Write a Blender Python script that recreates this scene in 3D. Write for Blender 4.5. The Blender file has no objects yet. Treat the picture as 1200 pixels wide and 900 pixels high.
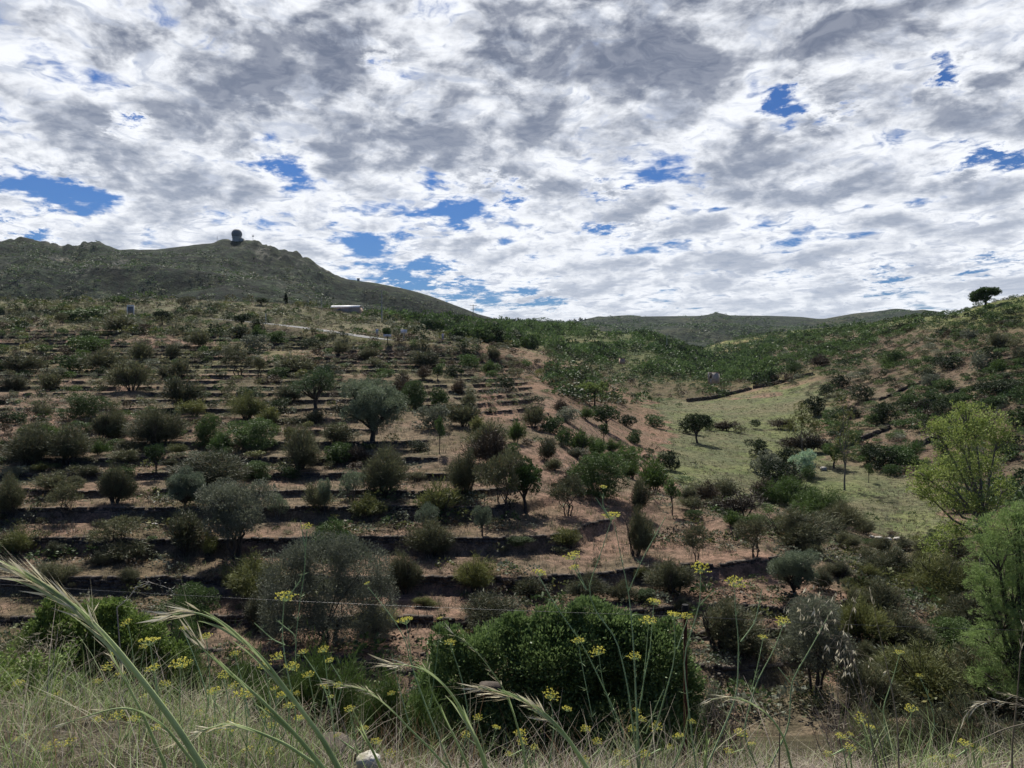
import bpy, math, random
import numpy as np
from mathutils import Vector, Matrix
R = math.radians
sc = bpy.context.scene
col = sc.collection
F = 906.0          # focal length in pixels of a 1200 px wide frame
VH = 430.0         # the row of the level horizon

# ------------------------------------------------------------------ camera
cam_d = bpy.data.cameras.new("camera"); cam = bpy.data.objects.new("camera", cam_d); col.objects.link(cam)
cam.location = (0, 0, 0); cam.rotation_euler = (R(90), 0, 0)
cam_d.sensor_width = 36; cam_d.lens = 36 * F / 1200; cam_d.shift_y = -20 / 1200
cam_d.clip_start = 0.05; cam_d.clip_end = 30000
sc.camera = cam
sc.view_settings.view_transform = 'Standard'; sc.view_settings.look = 'None'
sc.view_settings.exposure = 0.30; sc.view_settings.gamma = 1
sc.cycles.max_bounces = 5; sc.cycles.diffuse_bounces = 3; sc.cycles.glossy_bounces = 1
sc.cycles.transmission_bounces = 3; sc.cycles.transparent_max_bounces = 6; sc.cycles.volume_bounces = 0
sc.cycles.caustics_reflective = False; sc.cycles.caustics_refractive = False

# ------------------------------------------------------------------ node helper
class NB:
    def __init__(s, nt): s.nt = nt; s.n = nt.nodes; s.l = nt.links
    def node(s, t, **k):
        n = s.n.new(t)
        for a, b in k.items(): setattr(n, a, b)
        return n
    def put(s, sock, v):
        if hasattr(v, 'is_output') or isinstance(v, bpy.types.NodeSocket): s.l.new(v, sock)
        else: sock.default_value = v
    def m(s, op, a, b=None, c=None, clamp=False):
        n = s.node('ShaderNodeMath', operation=op, use_clamp=clamp)
        s.put(n.inputs[0], a)
        if b is not None: s.put(n.inputs[1], b)
        if c is not None: s.put(n.inputs[2], c)
        return n.outputs[0]
    def v(s, op, a, b=None):
        n = s.node('ShaderNodeVectorMath', operation=op)
        s.put(n.inputs[0], a)
        if b is not None:
            if op == 'SCALE': s.put(n.inputs['Scale'], b)
            else: s.put(n.inputs[1], b)
        return n.outputs[0]
    def xyz(s, x, y, z):
        n = s.node('ShaderNodeCombineXYZ'); s.put(n.inputs[0], x); s.put(n.inputs[1], y); s.put(n.inputs[2], z); return n.outputs[0]
    def noise(s, vec, scale, detail=6, rough=.55, dist=0.0, lac=2.0):
        n = s.node('ShaderNodeTexNoise'); n.noise_dimensions = '3D'
        s.l.new(vec, n.inputs['Vector'])
        n.inputs['Scale'].default_value = scale; n.inputs['Detail'].default_value = detail
        n.inputs['Roughness'].default_value = rough; n.inputs['Distortion'].default_value = dist
        n.inputs['Lacunarity'].default_value = lac
        return n.outputs['Fac']
    def ss(s, x, a, b, lo=0.0, hi=1.0):
        n = s.node('ShaderNodeMapRange'); n.interpolation_type = 'SMOOTHSTEP'; n.clamp = True
        s.put(n.inputs['Value'], x); n.inputs['From Min'].default_value = a; n.inputs['From Max'].default_value = b
        n.inputs['To Min'].default_value = lo; n.inputs['To Max'].default_value = hi
        return n.outputs['Result']
    def mix(s, f, a, b, mode='MIX'):
        n = s.node('ShaderNodeMix', data_type='RGBA', blend_type=mode)
        s.put(n.inputs['Factor'], f)
        for sock, v in ((n.inputs['A'], a), (n.inputs['B'], b)):
            if isinstance(v, tuple): sock.default_value = (*v, 1) if len(v) == 3 else v
            else: s.l.new(v, sock)
        return n.outputs['Result']

# ------------------------------------------------------------------ world: Nishita sky behind broken stratocumulus
SUN_EL, SUN_AZ = 52.0, -14.0     # azimuth measured from the view direction, negative to the left
w = bpy.data.worlds.new("World"); sc.world = w; w.use_nodes = True
nt = w.node_tree; nt.nodes.clear(); b = NB(nt)
sky = b.node('ShaderNodeTexSky'); sky.sky_type = 'NISHITA'; sky.sun_disc = False
sky.sun_elevation = R(SUN_EL); sky.sun_rotation = R(SUN_AZ); sky.altitude = 300; sky.air_density = 1.2; sky.dust_density = .4; sky.ozone_density = 2.5
tc = b.node('ShaderNodeTexCoord'); d = tc.outputs['Generated']
sp = b.node('ShaderNodeSeparateXYZ'); nt.links.new(d, sp.inputs[0]); X, Y, Z = sp.outputs
zz = b.m('ADD', b.m('MAXIMUM', Z, 0.0), 0.15)
px = b.m('DIVIDE', X, zz); py = b.m('DIVIDE', Y, zz)
P = b.xyz(px, py, 0.37)
Ra = R(24)
Pr = b.xyz(b.m('ADD', b.m('MULTIPLY', px, math.cos(Ra)), b.m('MULTIPLY', py, math.sin(Ra))),
           b.m('MULTIPLY', b.m('SUBTRACT', b.m('MULTIPLY', py, math.cos(Ra)), b.m('MULTIPLY', px, math.sin(Ra))), .82), 1.9)
def billow(vec, scale, detail, rough, w_):
    n_ = b.noise(vec, scale, detail, rough); return b.m('SUBTRACT', 1.0, b.m('MULTIPLY', b.m('ABSOLUTE', b.m('SUBTRACT', n_, .5)), w_))
base = b.noise(Pr, 4.6, 7, .54, .1)                  # cloud cells
Pw = b.v('ADD', P, b.v('SCALE', b.xyz(b.noise(P, 4.0, 3, .6), b.noise(Pr, 4.3, 3, .6), 0.0), .35))
puff = billow(Pw, 7.5, 4, .55, 3.2)                  # rounded lumps
big = b.noise(P, 0.9, 3, .5)
fine = b.noise(Pw, 17.0, 5, .62)
fine2 = b.noise(P, 42.0, 4, .6)
# direction on a forward-looking tangent plane (anchored in the sky) to put the main gaps and banks
yy = b.m('MAXIMUM', Y, 0.05)
ga = b.m('DIVIDE', X, yy); gb = b.m('DIVIDE', Z, yy)
wn1 = b.m('MULTIPLY', b.m('SUBTRACT', b.noise(P, 6.5, 6, .7), .5), .15)
wn2 = b.m('MULTIPLY', b.m('SUBTRACT', b.noise(Pr, 7.0, 6, .7), .5), .12)
gaw = b.m('ADD', ga, wn1); gbw = b.m('ADD', gb, wn2)
def blobs(lst):
    acc = None
    for (u, v, ru, rv, ang, amp) in lst:
        dx = b.m('SUBTRACT', gaw, (u - 600) / F); dy = b.m('SUBTRACT', gbw, (VH - v) / F)
        c, s_ = math.cos(R(ang)), math.sin(R(ang))
        ex = b.m('MULTIPLY', b.m('ADD', b.m('MULTIPLY', dx, c), b.m('MULTIPLY', dy, s_)), F / ru)
        ey = b.m('MULTIPLY', b.m('SUBTRACT', b.m('MULTIPLY', dy, c), b.m('MULTIPLY', dx, s_)), F / rv)
        q = b.m('ADD', b.m('MULTIPLY', ex, ex), b.m('MULTIPLY', ey, ey))
        g = b.m('MULTIPLY', b.m('EXPONENT', b.m('MULTIPLY', q, -1.0)), amp)
        acc = g if acc is None else b.m('ADD', acc, g)
    return acc
gaps = blobs([(70, 225, 75, 26, -14, 1), (330, 190, 34, 24, 0, .8), (455, 68, 28, 12, -50, .6), (540, 250, 50, 26, -12, .8),
              (925, 122, 34, 20, 20, 1.1), (430, 300, 90, 26, -18, .85), (1160, 190, 70, 12, 10, .8), (1110, 80, 14, 36, 20, .8), (1040, 325, 60, 10, 0, .65),
              (145, 143, 22, 8, 0, .9), (20, 275, 40, 8, 0, .9), (730, 270, 45, 9, 0, .8), (500, 335, 90, 12, -6, .8), (720, 228, 30, 7, 0, .7),
              (1165, 305, 70, 8, 8, .7), (585, 222, 30, 12, -10, .9), (1150, 72, 40, 12, 0, .5), (985, 130, 34, 8, 0, .6), (640, 350, 40, 9, 0, .6)])
banks = blobs([(190, 60, 150, 34, -14, .9), (400, 75, 75, 42, -12, 1), (630, 90, 48, 70, 40, 1), (230, 150, 110, 26, -16, .7),
               (800, 70, 60, 62, 30, .8), (730, 160, 40, 30, 0, .5), (1000, 60, 110, 40, 0, .55), (520, 190, 60, 30, -30, .7), (430, 150, 70, 28, -15, .5), (900, 200, 160, 26, 5, .3), (20, 20, 60, 30, 0, .5)])
cov = b.m('ADD', base, b.m('MULTIPLY', b.m('SUBTRACT', fine, .5), b.ss(Z, .05, .3, .05, .15)))
cov = b.m('ADD', cov, b.m('MULTIPLY', b.m('SUBTRACT', fine2, .5), .04))
cov = b.m('ADD', cov, b.m('MULTIPLY', b.m('SUBTRACT', puff, .7), .12))
cov = b.m('ADD', cov, b.m('MULTIPLY', b.m('SUBTRACT', big, .5), .14))
cov = b.m('ADD', cov, b.m('MULTIPLY', banks, .10))
dn1 = b.noise(b.v('MULTIPLY', d, (1.0, 1.0, 1.9)), 15.0, 6, .6, .3)
cov = b.m('ADD', cov, b.m('MULTIPLY', b.m('SUBTRACT', dn1, .5), b.ss(Z, .05, .4, .42, .36)))
cov = b.m('ADD', cov, .022)
cov = b.m('SUBTRACT', cov, b.m('MULTIPLY', gaps, .28))
back = b.ss(Y, -.35, .30, .5, 0.0)                       # unseen cloud thinned behind the viewer, added so walls facing it stay dark
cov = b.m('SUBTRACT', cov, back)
alpha = b.ss(cov, .285, .46)
# backlit layer: thin parts glow, thick hearts are grey
low_ = b.noise(Pr, 2.0, 3, .5)
thick = b.m('ADD', cov, b.m('MULTIPLY', b.m('SUBTRACT', low_, .5), .35))
thick = b.m('ADD', thick, b.m('MULTIPLY', banks, .06))
grey = b.ss(thick, .435, .70)
# relief: puffs catch the light on the side towards the sun and fall grey on the other
dsq = b.v('MULTIPLY', d, (1.0, 1.0, 1.6)); dof = b.v('ADD', dsq, (-.008, 0.0, .028))
rel = b.m('SUBTRACT', b.noise(dsq, 13.0, 5, .58, .4), b.noise(dof, 13.0, 5, .58, .4))
rel2 = b.m('SUBTRACT', b.noise(Pr, 4.6, 5, .54, .1), b.noise(b.v('ADD', Pr, (.02, -.07, 0.0)), 4.6, 5, .54, .1))
relief = b.m('ADD', b.m('MULTIPLY', rel, 1.0), b.m('MULTIPLY', rel2, .8))
thick = b.m('SUBTRACT', thick, b.m('MULTIPLY', relief, .55))
grey = b.ss(thick, .44, .70)
white = b.mix(b.ss(b.m('ADD', b.m('MULTIPLY', fine, .6), b.m('MULTIPLY', puff, .4)), .42, .68), (.47, .51, .60), (.80, .82, .86))
lowgrey = b.mix(b.ss(Z, .02, .42), (.31, .36, .46), (.135, .16, .225))
lowgrey = b.mix(b.ss(fine, .35, .65, 0, .45), lowgrey, b.mix(.5, lowgrey, (.55, .57, .63)))
cloud = b.mix(b.m('MULTIPLY', grey, b.ss(Z, 0, .25, .7, 1.0)), white, lowgrey)
cloud = b.mix(b.m('MULTIPLY', b.ss(Z, .12, 0.0), .3), cloud, (.60, .64, .71))
cloud = b.mix(b.ss(Z, .5, .75, 0, .75), cloud, (.16, .17, .20))          # invented grey deck above the frame, dims the ambient light
SK = 0.10
cl10 = b.v('SCALE', cloud, 1.0 / SK)
skyc = b.mix(1.0, sky.outputs[0], (.18, .31, .55), 'MULTIPLY')
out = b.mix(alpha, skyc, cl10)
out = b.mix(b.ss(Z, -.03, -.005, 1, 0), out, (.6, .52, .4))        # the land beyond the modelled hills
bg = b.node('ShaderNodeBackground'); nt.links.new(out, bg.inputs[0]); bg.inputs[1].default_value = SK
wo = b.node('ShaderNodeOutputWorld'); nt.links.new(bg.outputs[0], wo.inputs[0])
w.cycles.sampling_method = 'MANUAL'; w.cycles.sample_map_resolution = 512

# ------------------------------------------------------------------ sun
sd = bpy.data.lights.new("sun", 'SUN'); sd.energy = 5.0; sd.angle = R(1.2); sd.color = (1, .95, .87)
sun = bpy.data.objects.new("sun", sd); col.objects.link(sun)
el_, az_ = R(SUN_EL), R(SUN_AZ)
sv = Vector((math.sin(az_) * math.cos(el_), math.cos(az_) * math.cos(el_), math.sin(el_)))
sun.rotation_euler = sv.to_track_quat('Z', 'Y').to_euler(); sun.location = sv * 50

# ------------------------------------------------------------------ numpy noise
def _hash(ix, iy, seed):
    h = (ix.astype(np.int64) * 374761393 + iy.astype(np.int64) * 668265263 + seed * 2147483647) & 0xffffffff
    h = ((h ^ (h >> 13)) * 1274126177) & 0xffffffff
    return ((h ^ (h >> 16)) & 0xffffff) / float(0xffffff)
def vnoise(x, y, seed=0):
    x = np.asarray(x, float); y = np.asarray(y, float)
    ix = np.floor(x); iy = np.floor(y); fx = x - ix; fy = y - iy
    fx = fx * fx * (3 - 2 * fx); fy = fy * fy * (3 - 2 * fy)
    a = _hash(ix, iy, seed); c = _hash(ix + 1, iy, seed); d_ = _hash(ix, iy + 1, seed); e = _hash(ix + 1, iy + 1, seed)
    return (a * (1 - fx) + c * fx) * (1 - fy) + (d_ * (1 - fx) + e * fx) * fy
def fbm(x, y, s=1.0, o=4, seed=0, g=.5):
    t = 0; a = 1; n = 0
    for k in range(o):
        t = t + a * (vnoise(x / s + 17.3 * k, y / s - 9.1 * k, seed + k) - .5); n += a; a *= g; s /= 2.03
    return t / n * 2            # about -1..1
def sstep(x, a, c): t = np.clip((x - a) / (c - a), 0, 1); return t * t * (3 - 2 * t)

# ------------------------------------------------------------------ mesh / object helpers
def link(name, me, parent=None):
    o = bpy.data.objects.new(name, me); col.objects.link(o)
    if parent is not None: o.parent = parent
    return o
def tag(o, label=None, cat=None, group=None, kind=None):
    if label: o['label'] = label
    if cat: o['category'] = cat
    if group: o['group'] = group
    if kind: o['kind'] = kind
    return o
def thing(name, label, cat, loc=(0, 0, 0), rz=0.0, group=None, scale=None):
    o = bpy.data.objects.new(name, None); col.objects.link(o); o.location = loc; o.rotation_euler = (0, 0, rz)
    o.empty_display_size = .2
    if scale: o.scale = scale
    return tag(o, label, cat, group)
def np_mesh(name, V, Fq, mats, mi=None, colors=None, smooth=False):
    """V (n,3); Fq (m,4) quads or (m,3) tris; colors (n,3) point colours"""
    V = np.ascontiguousarray(V, np.float32); Fq = np.ascontiguousarray(Fq, np.int32); k = Fq.shape[1]
    me = bpy.data.meshes.new(name)
    me.vertices.add(len(V)); me.vertices.foreach_set('co', V.ravel())
    me.loops.add(Fq.size); me.loops.foreach_set('vertex_index', Fq.ravel())
    me.polygons.add(len(Fq)); me.polygons.foreach_set('loop_start', np.arange(0, Fq.size, k, dtype=np.int32))
    me.polygons.foreach_set('loop_total', np.full(len(Fq), k, np.int32))
    if mi is not None: me.polygons.foreach_set('material_index', np.ascontiguousarray(mi, np.int32))
    if smooth: me.polygons.foreach_set('use_smooth', np.ones(len(Fq), bool))
    if not isinstance(mats, (list, tuple)): mats = [mats]
    for m_ in mats: me.materials.append(m_)
    if colors is not None:
        at = me.color_attributes.new('col', 'FLOAT_COLOR', 'POINT')
        c4 = np.ones((len(V), 4), np.float32); c4[:, :3] = colors; at.data.foreach_set('color', c4.ravel())
    me.update(calc_edges=True); me.validate()
    return me
class MB:                       # collects quads / boxes / tubes into one mesh
    def __init__(s): s.V = []; s.F = []; s.M = []; s.n = 0
    def add(s, V, Fq, m=0):
        V = np.asarray(V, float).reshape(-1, 3); Fq = np.asarray(Fq, int).reshape(-1, 4)
        s.V.append(V); s.F.append(Fq + s.n); s.M.append(np.full(len(Fq), m)); s.n += len(V)
    BF = [[0, 3, 2, 1], [4, 5, 6, 7], [0, 1, 5, 4], [1, 2, 6, 5], [2, 3, 7, 6], [3, 0, 4, 7]]
    def box(s, c, size, rz=0, jit=0, rng=None, m=0, taper=1.0):
        a, b_, h = [q / 2 for q in size]
        v = np.array([[-a, -b_, -h], [a, -b_, -h], [a, b_, -h], [-a, b_, -h], [-a * taper, -b_ * taper, h], [a * taper, -b_ * taper, h], [a * taper, b_ * taper, h], [-a * taper, b_ * taper, h]])
        if jit: v = v + rng.uniform(-jit, jit, v.shape)
        c_, s_ = math.cos(rz), math.sin(rz)
        v = np.stack([v[:, 0] * c_ - v[:, 1] * s_, v[:, 0] * s_ + v[:, 1] * c_, v[:, 2]], 1) + np.array(c)
        s.add(v, s.BF, m)
    def tube(s, path, rad, k=6, m=0, cap=True):
        P_ = np.asarray(path, float); n = len(P_); rad = np.broadcast_to(rad, (n,))
        T = np.gradient(P_, axis=0); T /= np.linalg.norm(T, axis=1)[:, None] + 1e-9
        up = np.array([0, 0, 1.0]) if abs(T[0][2]) < .9 else np.array([1.0, 0, 0])
        A = np.cross(T, up); A /= np.linalg.norm(A, axis=1)[:, None] + 1e-9; B_ = np.cross(T, A)
        an = np.linspace(0, 2 * np.pi, k, endpoint=False)
        ring = A[:, None] * np.cos(an)[None, :, None] + B_[:, None] * np.sin(an)[None, :, None]
        V = (P_[:, None] + ring * rad[:, None, None]).reshape(-1, 3)
        i = np.arange(n - 1)[:, None] * k; j = np.arange(k)[None]; j2 = (j + 1) % k
        Fq = np.stack([i + j, i + j2, i + k + j2, i + k + j], -1).reshape(-1, 4)
        s.add(V, Fq, m)
        if cap and k == 4: s.add(V[-4:], [[0, 1, 2, 3]], m)
        elif cap and k == 6: s.add(V[-6:], [[0, 1, 2, 3], [0, 3, 4, 5]], m)
        elif cap and k == 8: s.add(V[-8:], [[0, 1, 2, 3], [0, 3, 4, 7], [4, 5, 6, 7]], m)
    def mesh(s, name, mats, smooth=False):
        return np_mesh(name, np.concatenate(s.V), np.concatenate(s.F), mats, np.concatenate(s.M), smooth=smooth)
    def build(s, name, mats, parent=None, smooth=False): return link(name, s.mesh(name, mats, smooth), parent)

# ------------------------------------------------------------------ terrain heights
def lay(us, vs, Dd):
    return lambda u: np.interp(u, us, vs), Dd
_L = [(0, 0)]
left_c = [(40, 822), (48, 748), (50.5, 722), (55, 676), (60.5, 630), (66, 594), (70, 575), (75, 556), (80, 536), (86, 517), (115, 468), (150, 432), (190, 402), (240, 376)]
cols = {
 -600: [(36, 850)] + left_c + [(300, 340), (400, 350), (600, 370), (900, 400)],
 0: [(36, 850)] + left_c + [(300, 352), (400, 366), (600, 385), (900, 410)],
 200: [(36, 850)] + left_c + [(300, 350), (400, 366), (600, 385), (900, 410)],
 350: [(36, 850)] + left_c[:-2] + [(190, 405), (240, 381), (290, 357), (310, 357), (400, 372), (600, 395), (900, 410)],
 450: [(36, 850)] + left_c[:-4] + [(115, 472), (150, 437), (190, 406), (230, 388), (280, 372), (400, 386), (600, 395), (900, 410)],
 550: [(36, 852)] + left_c[:-5] + [(86, 522), (115, 478), (150, 445), (190, 413), (240, 397), (300, 390), (450, 395), (900, 415)],
 650: [(36, 856), (40, 826), (48, 748), (50.5, 722), (55, 678), (60.5, 634), (67, 600), (80, 555), (97, 520), (120, 488), (150, 462), (190, 440), (240, 425), (300, 415), (400, 405), (600, 410), (900, 415)],
 750: [(38.5, 866), (44, 792), (49, 745), (51.5, 722), (55, 682), (62, 636), (72, 602), (80, 580), (95, 573), (120, 548), (150, 518), (200, 490), (250, 470), (350, 447), (500, 428), (900, 415)],
 850: [(38.5, 866), (44, 792), (49, 746), (52, 722), (56, 680), (62, 640), (68, 612), (80, 601), (100, 581), (120, 562), (150, 531), (200, 498), (250, 475), (320, 455), (420, 440), (600, 432), (900, 422)],
 950: [(38.5, 868), (44, 795), (49, 752), (54, 700), (61, 654), (70, 645), (85, 626), (105, 601), (125, 576), (150, 541), (175, 518), (200, 497), (230, 470), (280, 440), (340, 415), (400, 398), (450, 390), (600, 405), (900, 422)],
 1050: [(34, 880), (42, 815), (50, 750), (56, 702), (65, 688), (80, 664), (95, 632), (115, 590), (135, 558), (150, 535), (180, 490), (220, 450), (260, 418), (310, 390), (350, 376), (370, 373), (500, 390), (900, 415)],
 1150: [(34, 880), (40, 830), (50, 770), (60, 722), (75, 668), (90, 622), (110, 586), (125, 560), (150, 515), (180, 460), (210, 415), (240, 380), (265, 357), (285, 355), (400, 370), (900, 400)],
 1250: [(34, 880), (40, 830), (50, 765), (60, 712), (75, 655), (90, 610), (110, 565), (130, 525), (160, 470), (190, 415), (220, 370), (245, 341), (262, 337), (400, 350), (900, 400)],
 1800: [(34, 860), (40, 800), (50, 740), (60, 690), (75, 620), (90, 570), (110, 520), (130, 470), (160, 400), (190, 340), (210, 310), (400, 320), (900, 400)]}
LD = np.linspace(math.log(30), math.log(1000), 420)
UC = np.array(sorted(cols))
tab = []
for u in UC:
    c = cols[u]; ds = [28] + [q[0] for q in c] + [1200]; zs = [-14.2] + [(VH - q[1]) / F * q[0] for q in c] + [(VH - c[-1][1]) / F * 1000]
    tab.append(np.interp(LD, np.log(ds), zs))
tab = np.array(tab)
for _ in range(3):                                      # light smoothing along depth
    tab[:, 1:-1] = tab[:, 1:-1] * .6 + .2 * (tab[:, 2:] + tab[:, :-2])
UG = np.arange(-600, 1801, 10.0)
TG = np.empty((len(UG), len(LD)))
for j in range(len(LD)): TG[:, j] = np.interp(UG, UC, tab[:, j])
for _ in range(10):                                     # and across the columns
    TG[1:-1] = TG[1:-1] * .5 + .25 * (TG[2:] + TG[:-2])
mt_u = [-600, -200, 0, 40, 60, 72, 85, 100, 116, 124, 140, 160, 182, 220, 250, 262, 280, 300, 312, 335, 352, 362, 380, 400, 440, 480, 520, 560, 600, 640, 700, 760]
mt_v = [330, 290, 283.5, 281, 287, 292, 290, 286, 285, 289, 292.5, 292, 292, 287, 283, 279.5, 281, 285, 287, 291, 296, 302, 313, 323, 332, 341, 352, 366, 376, 379.5, 395, 425]
fh_u = [300, 500, 600, 620, 660, 700, 760, 820, 832, 838, 845, 856, 900, 940, 958, 966, 1000, 1050, 1066, 1090, 1150, 1300, 1800]
fh_v = [430, 400, 381, 379, 378, 373, 370.5, 370, 368, 366, 367, 369.5, 369.5, 371, 373, 373, 367, 362.5, 363, 367, 376, 390, 400]
s1_u = [300, 380, 420, 500, 560, 620, 700, 740, 780, 815, 840, 862, 900, 940]
s1_v = [426, 398, 387, 381, 384, 388, 392, 397, 405, 418, 431, 443, 458, 480]
s2_u = [700, 760, 800, 820, 850, 900, 950, 1000, 1060, 1120, 1300]
s2_v = [452, 436, 420, 411, 401, 391, 385, 382, 379, 380, 420]
def Zbase(x, y):
    x = np.asarray(x, float); y = np.asarray(y, float)
    ys = np.maximum(y, 12.0); u = 600 + F * x / ys
    uu = np.clip((u + 600) / 10, 0, len(UG) - 1.001); dd = np.clip((np.log(np.maximum(y, 30.1)) - LD[0]) / (LD[1] - LD[0]), 0, len(LD) - 1.001)
    i = uu.astype(int); j = dd.astype(int); a = uu - i; c = dd - j
    zt = (TG[i, j] * (1 - a) + TG[i + 1, j] * a) * (1 - c) + (TG[i, j + 1] * (1 - a) + TG[i + 1, j + 1] * a) * c
    near = np.interp(y, [-30, -3, 2.4, 3.5, 4.4, 5.5, 8, 12, 18, 25, 34, 60], [-1.5, -1.6, -1.62, -1.86, -2.3, -3.05, -4.6, -6.6, -9.4, -12.4, -16.0, -17])
    near = near + sstep(-x / np.maximum(y, 3), .15, .6) * .30 * sstep(y, 1, 4) * (1 - sstep(y, 6, 14))
    b_ = sstep(y, 29, 40); z = near * (1 - b_) + zt * b_
    # far masses
    def layer(us, vs, D, foot, p, back, dip=30.0):
        zr = (VH - np.interp(u, us, vs)) / F * D
        t = np.clip((y - foot) / (D - foot), 0, 1)
        z0 = np.where(zr > 0, zr * t ** p, zr)
        return z0 - np.maximum(y - D, 0) * back - (1 - t) ** 2 * dip
    m = layer(mt_u, mt_v, 1500.0, 520.0, 1.25, .25)
    rid = fbm(x, y, 190, 5, 3); env = sstep(y, 600, 900) * (1 - .85 * sstep(y, 1330, 1490) * (y < 1520))
    m = m + rid * 44 * env - 5 * env
    crag = (np.exp(-((u - 70) / 55) ** 2) + np.exp(-((u - 330) / 60) ** 2)) * sstep(y, 1150, 1400) * (y < 1540)
    m = m + crag * np.abs(fbm(x, y, 38, 4, 8)) * 30 - crag * 6
    z = np.maximum(z, np.where(y > 450, m, -99))
    f_ = layer(fh_u, fh_v, 3000.0, 1100.0, 1.1, .2); envf = sstep(y, 1300, 1700) * (1 - .95 * sstep(y, 2700, 2980) * (y < 3010))
    f_ = f_ + fbm(x, y, 420, 5, 9) * 55 * envf
    z = np.maximum(z, np.where(y > 1000, f_, -99))
    s2 = layer(s2_u, s2_v, 900.0, 430.0, .8, .15) + fbm(x, y, 110, 4, 21) * 7 * sstep(y, 450, 520) * (1 - sstep(y, 820, 895) * (y < 905))
    z = np.maximum(z, np.where((y > 400) & (u > 650) , s2, -99))
    s1 = layer(s1_u, s1_v, 620.0, 250.0, .72, .2) + fbm(x, y, 70, 4, 31) * 4 * sstep(y, 280, 340) * (1 - sstep(y, 560, 615) * (y < 622))
    z = np.maximum(z, np.where((y > 240) & (u > 300) & (u < 960), s1 + 2, -99))
    z = z + fbm(x, y, 9, 3, 5) * .22 * sstep(y, 36, 60) + fbm(x, y, 2.2, 2, 6) * .07
    return z
# the road cut into the left hill
road_px = [(-420, 371, 275), (-200, 373, 268), (0, 375, 262), (80, 374, 259), (150, 372, 256), (200, 371, 251), (250, 373.5, 243), (300, 378, 233), (340, 382, 223), (370, 386, 214), (410, 392, 204), (450, 398, 196), (500, 401.5, 192), (540, 407, 194), (580, 414, 196), (620, 426, 200)]
rp = np.array([((u - 600) / F * D, D, (VH - v) / F * D) for u, v, D in road_px])
def densify(P_, n):
    s_ = np.r_[0, np.cumsum(np.linalg.norm(np.diff(P_, axis=0), axis=1))]; t = np.linspace(0, s_[-1], n)
    out_ = np.stack([np.interp(t, s_, P_[:, k]) for k in range(3)], 1)
    for _ in range(8): out_[1:-1] = out_[1:-1] * .5 + .25 * (out_[2:] + out_[:-2])
    return out_
RD = densify(rp, 260)
LV = np.array([-18.5, -17.55, -17.0, -16.32, -14.95, -13.4, -11.97, -11.22, -10.4, -9.4, -8.35, -7.5, -6.65, -5.75, -4.95, -4.1, -3.25, -2.4, -1.5, -.6, .3, 1.2, 2.1, 3.0, 3.9, 4.9, 5.9, 6.9, 7.9, 8.9, 9.9, 11.0, 12.0, 13.0])
def tmask(x, y):
    """where the slope is terraced"""
    u = 600 + F * x / np.maximum(y, 12.0)
    edge = np.interp(y, [36, 50, 56, 61, 68, 80, 100, 130, 170, 230], [1035, 1035, 1020, 965, 862, 770, 690, 640, 620, 590])
    m = (1 - sstep(u, edge - 25, edge + 12)) * sstep(y, 36.5, 38.5) * (1 - sstep(y, 205, 228))
    hole = sstep(fbm(x, y, 16, 3, 77), .28, .5)          # places where the walls have fallen in
    bare = np.exp(-((u - 585) / 75) ** 2 - ((y - 96) / 14) ** 2) + np.exp(-((u - 700) / 70) ** 2 - ((y - 74) / 6) ** 2)
    return m * (1 - .8 * hole * sstep(y, 60, 90)) * (1 - np.clip(bare * 1.3, 0, 1))
def wob(x, y): return fbm(x, y, 13, 3, 55) * .32 + fbm(x, y, 3.1, 2, 56) * .06 + fbm(x, y, 30, 3, 57) * .75 * sstep(y, 85, 140)
def Zf(x, y):
    z = Zbase(x, y); x = np.asarray(x, float); y = np.asarray(y, float)
    zb = z + wob(x, y); k = np.clip(np.searchsorted(LV, zb) - 1, 0, len(LV) - 2)
    lo = LV[k]; gap = LV[k + 1] - lo; f_ = np.clip((zb - lo) / gap, 0, 1)
    prof = np.where(f_ < .90, f_ / .90 * .22, .22 + (f_ - .90) / .10 * .78)
    zt = lo + gap * prof
    m = tmask(x, y) * ((zb > LV[0]) & (zb < LV[-1]))
    z = z * (1 - m) + zt * m
    # road cut
    shp = z.shape; zf = z.ravel().copy(); xf = x.ravel(); yf = y.ravel()
    idx = np.where((yf > 175) & (yf < 300) & (xf < 40))[0]
    for c0 in range(0, len(idx), 20000):
        ii = idx[c0:c0 + 20000]
        D2 = (xf[ii, None] - RD[None, :, 0]) ** 2 + (yf[ii, None] - RD[None, :, 1]) ** 2
        jj = D2.argmin(1); dm = np.sqrt(D2[np.arange(len(ii)), jj]); wgt = 1 - sstep(dm, 4.2, 9.0)
        zf[ii] = zf[ii] * (1 - wgt) + (RD[jj, 2] - .06) * wgt
    return zf.reshape(shp)
# terrain sheet
vs_rows = np.concatenate([np.linspace(-16, 2, 12, endpoint=False), np.geomspace(2, 36, 110, endpoint=False), np.geomspace(36, 215, 560, endpoint=False), np.geomspace(215, 700, 170, endpoint=False), np.geomspace(700, 4300, 170)])
us_cols = np.concatenate([np.linspace(-640, -60, 120, endpoint=False), np.linspace(-60, 1260, 560, endpoint=False), np.linspace(1260, 1840, 120)])
wy = np.sqrt(np.maximum(vs_rows, 0) ** 2 + 12 ** 2)
XX = (us_cols[None, :] - 600) / F * wy[:, None]; YY = np.broadcast_to(vs_rows[:, None], XX.shape).copy()
ZZ = Zf(XX, YY)
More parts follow.
